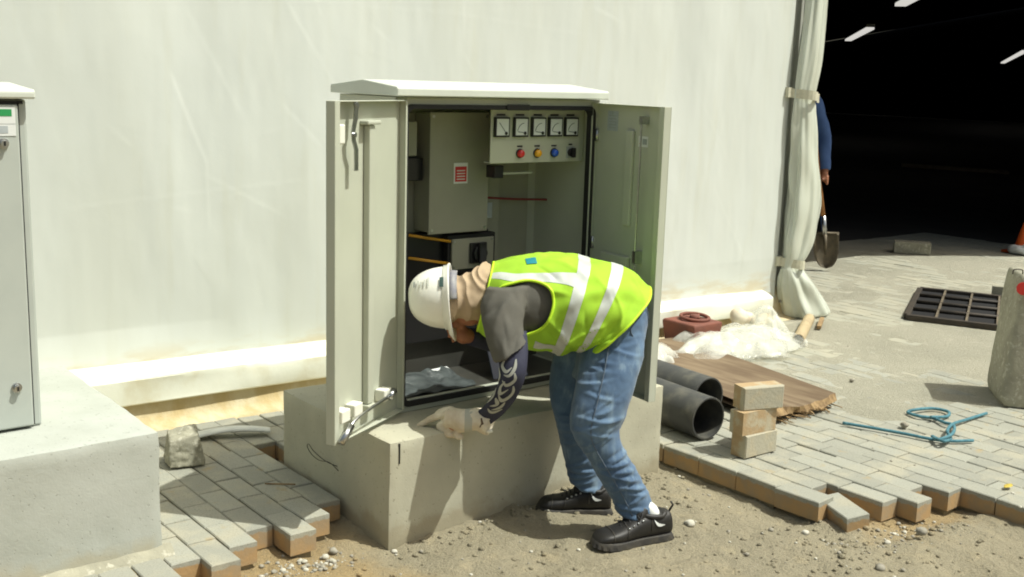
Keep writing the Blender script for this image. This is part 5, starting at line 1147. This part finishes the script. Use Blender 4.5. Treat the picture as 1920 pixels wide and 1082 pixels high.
# cream pipe offcut and batten by the curtain
pipe((3.544, 0.911, 0.125), (4.120, 1.258, 0.125), 0.036, 0.004, M('pipe_cream', (0.46, 0.37, 0.22), 0.6, (0.38, 0.30, 0.18), 12), 'pipe_offcut', 'short cream plastic pipe offcut lying by the plastic heap', None)
b = MB(); b.box((-0.16, -0.014, 0), (0.16, 0.014, 0.022), T=lambda p: (4.14 + p[0] * 0.80 - p[1] * 0.6, 1.18 + p[0] * 0.5 + p[1] * 0.8, PT + 0.014 + p[2])); tag(b.build('batten', MT['board_raw'], bev=0.002), 'thin pale wooden batten in front of the curtain foot', 'batten')
b = MB(); b.box((-0.03, -0.02, 0), (0.03, 0.02, 0.05), T=lambda p: (4.16 + p[0], 1.28 + p[1], PT + 0.012 + p[2])); tag(b.build('stone_chip', MT['concrete_raw'], bev=0.008), 'small block of concrete beside the batten by the curtain', 'chip')
# blue rope
MT['rope'] = M('rope_blue', (0.045, 0.15, 0.19), 0.8, (0.09, 0.23, 0.27), 60, bs=160, bstr=0.5, bdist=0.004)
rp = MB(); z = 0.100
main = smooth_pts([(2.381, -0.224, 0.100), (2.438, -0.358, 0.100), (2.488, -0.494, 0.100), (2.518, -0.596, 0.100), (2.574, -0.669, 0.100), (2.665, -0.720, 0.100)], 8)
loop = smooth_pts([(3.132, -0.531, 0.100), (2.957, -0.531, 0.100), (2.784, -0.552, 0.112), (2.635, -0.608, 0.120), (2.604, -0.644, 0.100), (2.479, -0.677, 0.120), (2.561, -0.579, 0.100), (2.499, -0.646, 0.115), (2.594, -0.654, 0.125), (2.769, -0.564, 0.110), (2.792, -0.502, 0.105), (2.827, -0.426, 0.100), (2.796, -0.365, 0.100), (2.808, -0.300, 0.100), (2.855, -0.316, 0.110), (2.978, -0.336, 0.100), (2.991, -0.408, 0.100), (2.908, -0.448, 0.100), (2.795, -0.430, 0.112)], 8)
rp.tube(main, 0.0075, 8); rp.tube(loop, 0.0075, 8); tag(rp.build('blue_rope', MT['rope'], None, True), 'blue rope in a loose tangle on the dusty paving', 'rope')
# steel grating frame lying on the paving
MT['dark_iron'] = M('iron_dark', (0.030, 0.024, 0.018), 0.7, (0.055, 0.042, 0.028), 14)
g = empty('drain_grate', (5.4, 1.0, PT), 'dark iron drain grate of open cells lying on the paving', 'grate')
gO = A3((4.86, 0.99, PT)); gx = A3((0.414, -0.91, 0)); gy = A3((0.89, 0.456, 0)); GW, GL = 0.78, 1.2
def gbox(b, x0, x1, y0, y1, z0, z1): 
    b.add([tuple(gO + gx * x + gy * y + uZ * zz) for zz in (z0, z1) for x, y in ((x0, y0), (x1, y0), (x1, y1), (x0, y1))], [[0, 3, 2, 1], [4, 5, 6, 7], [0, 1, 5, 4], [1, 2, 6, 5], [2, 3, 7, 6], [3, 0, 4, 7]])
b = MB(); gbox(b, 0, GW, 0, GL, 0.012, 0.016); b.build('cell_shade_sheet', MT['rubber'], g)  # black sheet on the paving: darkness of the open cells put into colour
for i, (x0, x1, y0, y1) in enumerate(((0, GW, -0.02, 0.02), (0, GW, GL - 0.02, GL + 0.02), (-0.02, 0.02, 0.021, GL - 0.021), (GW - 0.02, GW + 0.02, 0.021, GL - 0.021))):
    b = MB(); gbox(b, x0, x1, y0, y1, 0.004, 0.042); b.build('frame_bar', MT['dark_iron'], g, bev=0.004)
MT['iron_edge'] = M('iron_dusty', (0.16, 0.13, 0.085), 0.8, (0.10, 0.08, 0.055), 18)
for x in (0.19, 0.385, 0.58):
    b = MB(); gbox(b, x - 0.007, x + 0.007, 0.021, GL - 0.021, 0.017, 0.040); b.build('cross_bar', MT['iron_edge'], g)
for k in range(3):
    y = 0.3 * (k + 1); b = MB(); b.tube([gO + gx * 0.02 + gy * y + uZ * 0.03, gO + gx * (GW - 0.02) + gy * (y + 0.05) + uZ * 0.03], 0.013, 10); b.build('rod', MT['dark_iron'], g, True)
b = MB(); b.box((0, 0, 0), (0.24, 0.08, 0.09), T=lambda p: tuple(gO + gx * (0.52 + p[0]) + gy * (GL + 0.05 + p[1]) + uZ * (p[2] + 0.012))); tag(b.build('concrete_offcut', MT['concrete_raw'], bev=0.006), 'small concrete block at the back edge of the drain grate', 'block')
# concrete barrier at the right edge
br = empty('concrete_barrier', (3.62, -0.50, PT), 'rough concrete barrier block with a red mark, cut off by the right edge', 'barrier')
V = []; nz = 22; lev = [(0, 0.27), (0.03, 0.285), (0.08, 0.285), (0.2, 0.278), (0.4, 0.265), (0.62, 0.252), (0.66, 0.246), (0.672, 0.235)]
qz = cr(np.array(lev), np.linspace(0, len(lev) - 1, nz)); ring = []
for a in np.linspace(0, 2 * np.pi, 60, endpoint=False):
    c, s = math.cos(a), math.sin(a); e = 2 / 18.0; ring.append((np.sign(c) * abs(c) ** e, np.sign(s) * abs(s) ** e))
ang_ = R(-51); 
for z_, hw_ in qz:
    for c, s in ring:
        x, y = c * hw_, s * hw_ * 0.72; V.append((3.675 + x * math.cos(ang_) - y * math.sin(ang_), -0.59 + x * math.sin(ang_) + y * math.cos(ang_), PT + 0.004 + z_))
V = np.array(V); V = V + np.stack([fbm(V + 5 * k, 9, 4) for k in range(3)], 1) * 0.006
mesh_obj('block', V, grid_faces(nz, 60) + [list(range((nz - 1) * 60, nz * 60))], MT['concrete_raw'], br, True)
b = MB(); c = A3((3.378, -0.518, 0.701)); b.disc(c, (-0.777, -0.629, 0), 0.032, 0.010, 20); b.build('red_reflector', MT['lamp_red'], br)
b = MB(); c = A3((3.427, -0.459, 0.760)); b.tube(smooth_pts([c - rA * 0.025, c - rA * 0.02 + uZ * 0.022, c + rA * 0.02 + uZ * 0.022, c + rA * 0.025], 5), 0.003, 6); b.build('lifting_loop', MT['dark_iron'], br, True)
# brick just inside the hall shade, traffic things at the far right
b = MB(); c = A3((7.785, 2.760, 0.090)); b.box((-0.17, -0.09, 0), (0.17, 0.09, 0.11), T=lambda p: (c[0] + p[0] * 0.55 + p[1] * 0.83, c[1] - p[0] * 0.83 + p[1] * 0.55, c[2] + p[2])); tag(b.build('concrete_block', MT['concrete_raw'], bev=0.006), 'lone concrete block at the edge of the shade inside the hall', 'block')
MT['cone'] = M('cone_orange', (0.75, 0.12, 0.02), 0.5)
c = A3((8.871, 2.192, 0.090)); b = MB(); P = [(c[0], c[1], 0.09 + z_) for z_ in (0.025, 0.03, 0.30, 0.31)]; b.tube(P, [0.10, 0.095, 0.03, 0.02], 20); b.box((c[0] - 0.15, c[1] - 0.15, 0.092), (c[0] + 0.15, c[1] + 0.15, 0.114)); tag(b.build('traffic_cone', MT['cone'], None, True), 'orange traffic cone at the right edge in front of the dark hall', 'cone')
c = A3((8.813, 2.261, 0.090)); crumple('bag_scrap', [((c[0], c[1] - 0.1, 0.13), (0.14, 0.12, 0.05))], 'crumpled pale wrapper beside the orange cone', 0.05, 0.014, 'paper', 'wrapper', seed=3)

# ------------------------------------------------------------------ left of the cabinet
rk = MB(); V, F, N = remesh([(np.array([(-0.43, 0.93, PT), (-0.29, 0.90, PT), (-0.255, 1.045, PT), (-0.39, 1.09, PT), (-0.42, 0.94, PT + 0.11), (-0.31, 0.92, PT + 0.13), (-0.275, 1.03, PT + 0.14), (-0.38, 1.07, PT + 0.12)]), [[3, 2, 1, 0], [4, 5, 6, 7], [0, 1, 5, 4], [1, 2, 6, 5], [2, 3, 7, 6], [3, 0, 4, 7]])], 0.006, 3)
V = V + N * (0.007 * fbm(V, 22, 4))[:, None]; V[:, 2] += 0.004; tag(mesh_obj('concrete_lump', V, F, MT['concrete_raw'], None, True), 'broken lump of grey concrete on the pavers beside the left plinth', 'rubble')
xs = np.linspace(0, 1, 30); V = []
for t in xs:
    c = np.array([-0.20, 1.26, PT + 0.006]) * (1 - t) + np.array([0.10, 1.12, PT + 0.006]) * t
    w = 0.045 * (1 - 0.35 * t); up_ = 0.02 * math.sin(t * 3.1) + 0.012 * t
    for s in (-1, -0.5, 0, 0.5, 1): V.append((c[0] + 0.4 * s * w, c[1] + 0.9 * s * w, c[2] + up_ + 0.008 * (1 - s * s)))
o = mesh_obj('plastic_strip', V, grid_faces(30, 5, False), M('strip_white', (0.66, 0.68, 0.64), 0.5, (0.58, 0.60, 0.56), 12), None, True); s_ = o.modifiers.new('S', 'SOLIDIFY'); s_.thickness = 0.005; tag(o, 'flat whitish plastic strip lying behind the concrete lump', 'strip')
o = MB(); o.box((-0.055, -0.005, 0), (0.055, 0.005, 0.006), T=lambda p: (-0.145 + p[0] * 0.80 - p[1] * 0.6, 0.545 + p[0] * 0.6 * -1 + p[1] * 0.8, PT + 0.004 + p[2])); tag(o.build('light_line', MT['board_raw'], bev=0.001), 'thin line of light on the shaded pavers left of the plinth, put in as a pale sliver', 'light line')  # pale sliver added in place of a thin line of sunlight
# yellow leaf on the paving at right
b = MB(); c = A3((2.234, -1.109, 0.092)); V = []
for i in range(9):
    t = i / 8; w = 0.014 * abs(math.sin(math.pi * min(1, t))) ** 0.7
    for s in (-1, 0, 1): V.append(c + np.array([0.06 * (t - 0.5), 0, 0.003 + 0.003 * abs(s) + 0.003 * t]) + np.array([0, s * w, 0]))
o = mesh_obj('dry_leaf', V, grid_faces(9, 3, False), M('leaf_yellow', (0.50, 0.38, 0.06), 0.8), None, True); tag(o, 'dry yellow leaf on the paving near the lower right edge', 'leaf'); o.modifiers.new('S', 'SOLIDIFY').thickness = 0.001
# stones -----------------------------------------------------------------
def stone_geo(r, seed):
    V, F = ell((0, 0, 0), [np.array([1, 0, 0]), np.array([0, 1, 0]), uZ * 0.75], 6); V = V * (1 + 0.28 * fbm(V + seed * 7.7, 1.3, 2))[:, None] * r; return V, F
MT['stone'] = M('stone_grey', (0.33, 0.31, 0.25), 0.95, (0.23, 0.21, 0.165), 30, bs=90, bstr=0.4); MT['stone_pale'] = M('stone_pale', (0.52, 0.50, 0.42), 0.9, (0.42, 0.40, 0.32), 40)
stones = [(0,0,0.0,0.022,'pale stone on the sand just right of the worker\'s shoe',1), (0,0,0.0,0.011,'white pebble at the near bottom corner of the cream plinth',1), (0,0,0.0,0.014,'whitish pebble below the loose pavers',1), (0,0,0.095,0.020,'dark stone beside the blue rope',0), (0,0,0.095,0.013,'small dark stone on the dusty paving between board and grate',0),
          (0,0,0.02,0.020,'grey clod against the foot of the paver edge',0), (0,0,0.0,0.018,'pale stone in the notch of the paver edge at right',1), (0,0,0.0,0.018,'brownish clod low in the sand at right',0), (0,0,0.0,0.010,'small grey pebble left of the loose pavers',0), (0,0,0.0,0.013,'pale pebble on the sand left of the plinth corner',1), (0,0,0.0,0.012,'white pebble under the middle of the paver edge',1), (0,0,0.0,0.009,'small grey pebble in front of the plinth corner',0), (0,0,0.0,0.016,'largest stone of the gravel by the left pavers',0), (0,0,0.0,0.010,'lone pebble in the open sand right of the worker',0)]
STONEPOS = [(1.027, -0.499, 0.0), (0.018, -0.013, 0.0), (1.338, -0.798, 0.0), (2.595, -0.414, 0.095), (3.085, 0.21, 0.095), (1.673, -1.074, 0.02), (2.134, -0.969, 0.0), (1.321, -1.129, 0.0), (1.255, -0.704, 0.0), (-0.212, 0.076, 0.0), (1.543, -1.017, -0.0), (0.085, -0.082, 0.0), (-0.174, 0.087, 0.0), (1.01, -0.789, 0.0)]
for k, (x, y, z_, r_, lab, pale) in enumerate(stones):
    p = STONEPOS[k]; V, F = stone_geo(r_, k); zz = p[2] if z_ > 0 else float(sand_z(np.array([[p[0], p[1], 0.0]]))[0])
    tag(mesh_obj('stone', V + np.array([p[0], p[1], zz + r_ * 0.45]), F, MT['stone_pale' if pale else 'stone'], None, True), lab, 'stone', 'loose stones')
gv_ = MB(); base = [stone_geo(1.0, 50 + k) for k in range(6)]
def scatter(n, fx, rmin, rmax, onpave=False):
    k = 0
    while k < n:
        x, y = fx(); r_ = rmin + (rmax - rmin) * rng.random() ** 3
        if -0.01 < x < 1.4 and -0.005 < y < 0.82: k += 1; continue
        zz = PT if onpave else float(sand_z(np.array([[x, y, 0.0]]))[0])
        V, F = base[k % 6]; a = rng.uniform(0, 6.28); c, s = math.cos(a), math.sin(a)
        gv_.add(np.stack([V[:, 0] * c - V[:, 1] * s, V[:, 0] * s + V[:, 1] * c, V[:, 2]], 1) * r_ + np.array([x, y, zz + r_ * 0.3]), F, int(rng.random() < 0.35)); k += 1
scatter(420, lambda: (rng.uniform(-0.7, 1.9), rng.uniform(-1.5, 0.1)), 0.0015, 0.008)
scatter(110, lambda: (rng.normal(-0.42, 0.07), rng.normal(0.0, 0.05)), 0.003, 0.013)
scatter(60, lambda: (rng.normal(-0.22, 0.06), rng.normal(0.04, 0.04)), 0.003, 0.011)
scatter(120, lambda: (rng.normal(1.62, 0.15), rng.normal(-1.0, 0.06)), 0.002, 0.010)
scatter(120, lambda: (rng.uniform(1.9, 4.6), rng.uniform(-1.3, 0.9)), 0.002, 0.008, True)
nf = len(gv_.F); scatter(900, lambda: (rng.uniform(-0.5, 1.9), rng.uniform(-1.45, 0.05)), 0.0025, 0.011); scatter(160, lambda: (rng.normal(1.45, 0.25), rng.normal(-0.95, 0.12)), 0.004, 0.014); scatter(90, lambda: (rng.uniform(0.0, 1.3), rng.normal(-0.05, 0.03)), 0.004, 0.012)
gv_.M[nf:] = [2] * (len(gv_.F) - nf)      # crumbly clods of the same sand
tag(gv_.build('gravel', [MT['stone'], MT['stone_pale'], MT['sand']], None, True), 'fine grey gravel scattered over the sand and paving', 'gravel', kind='stuff')
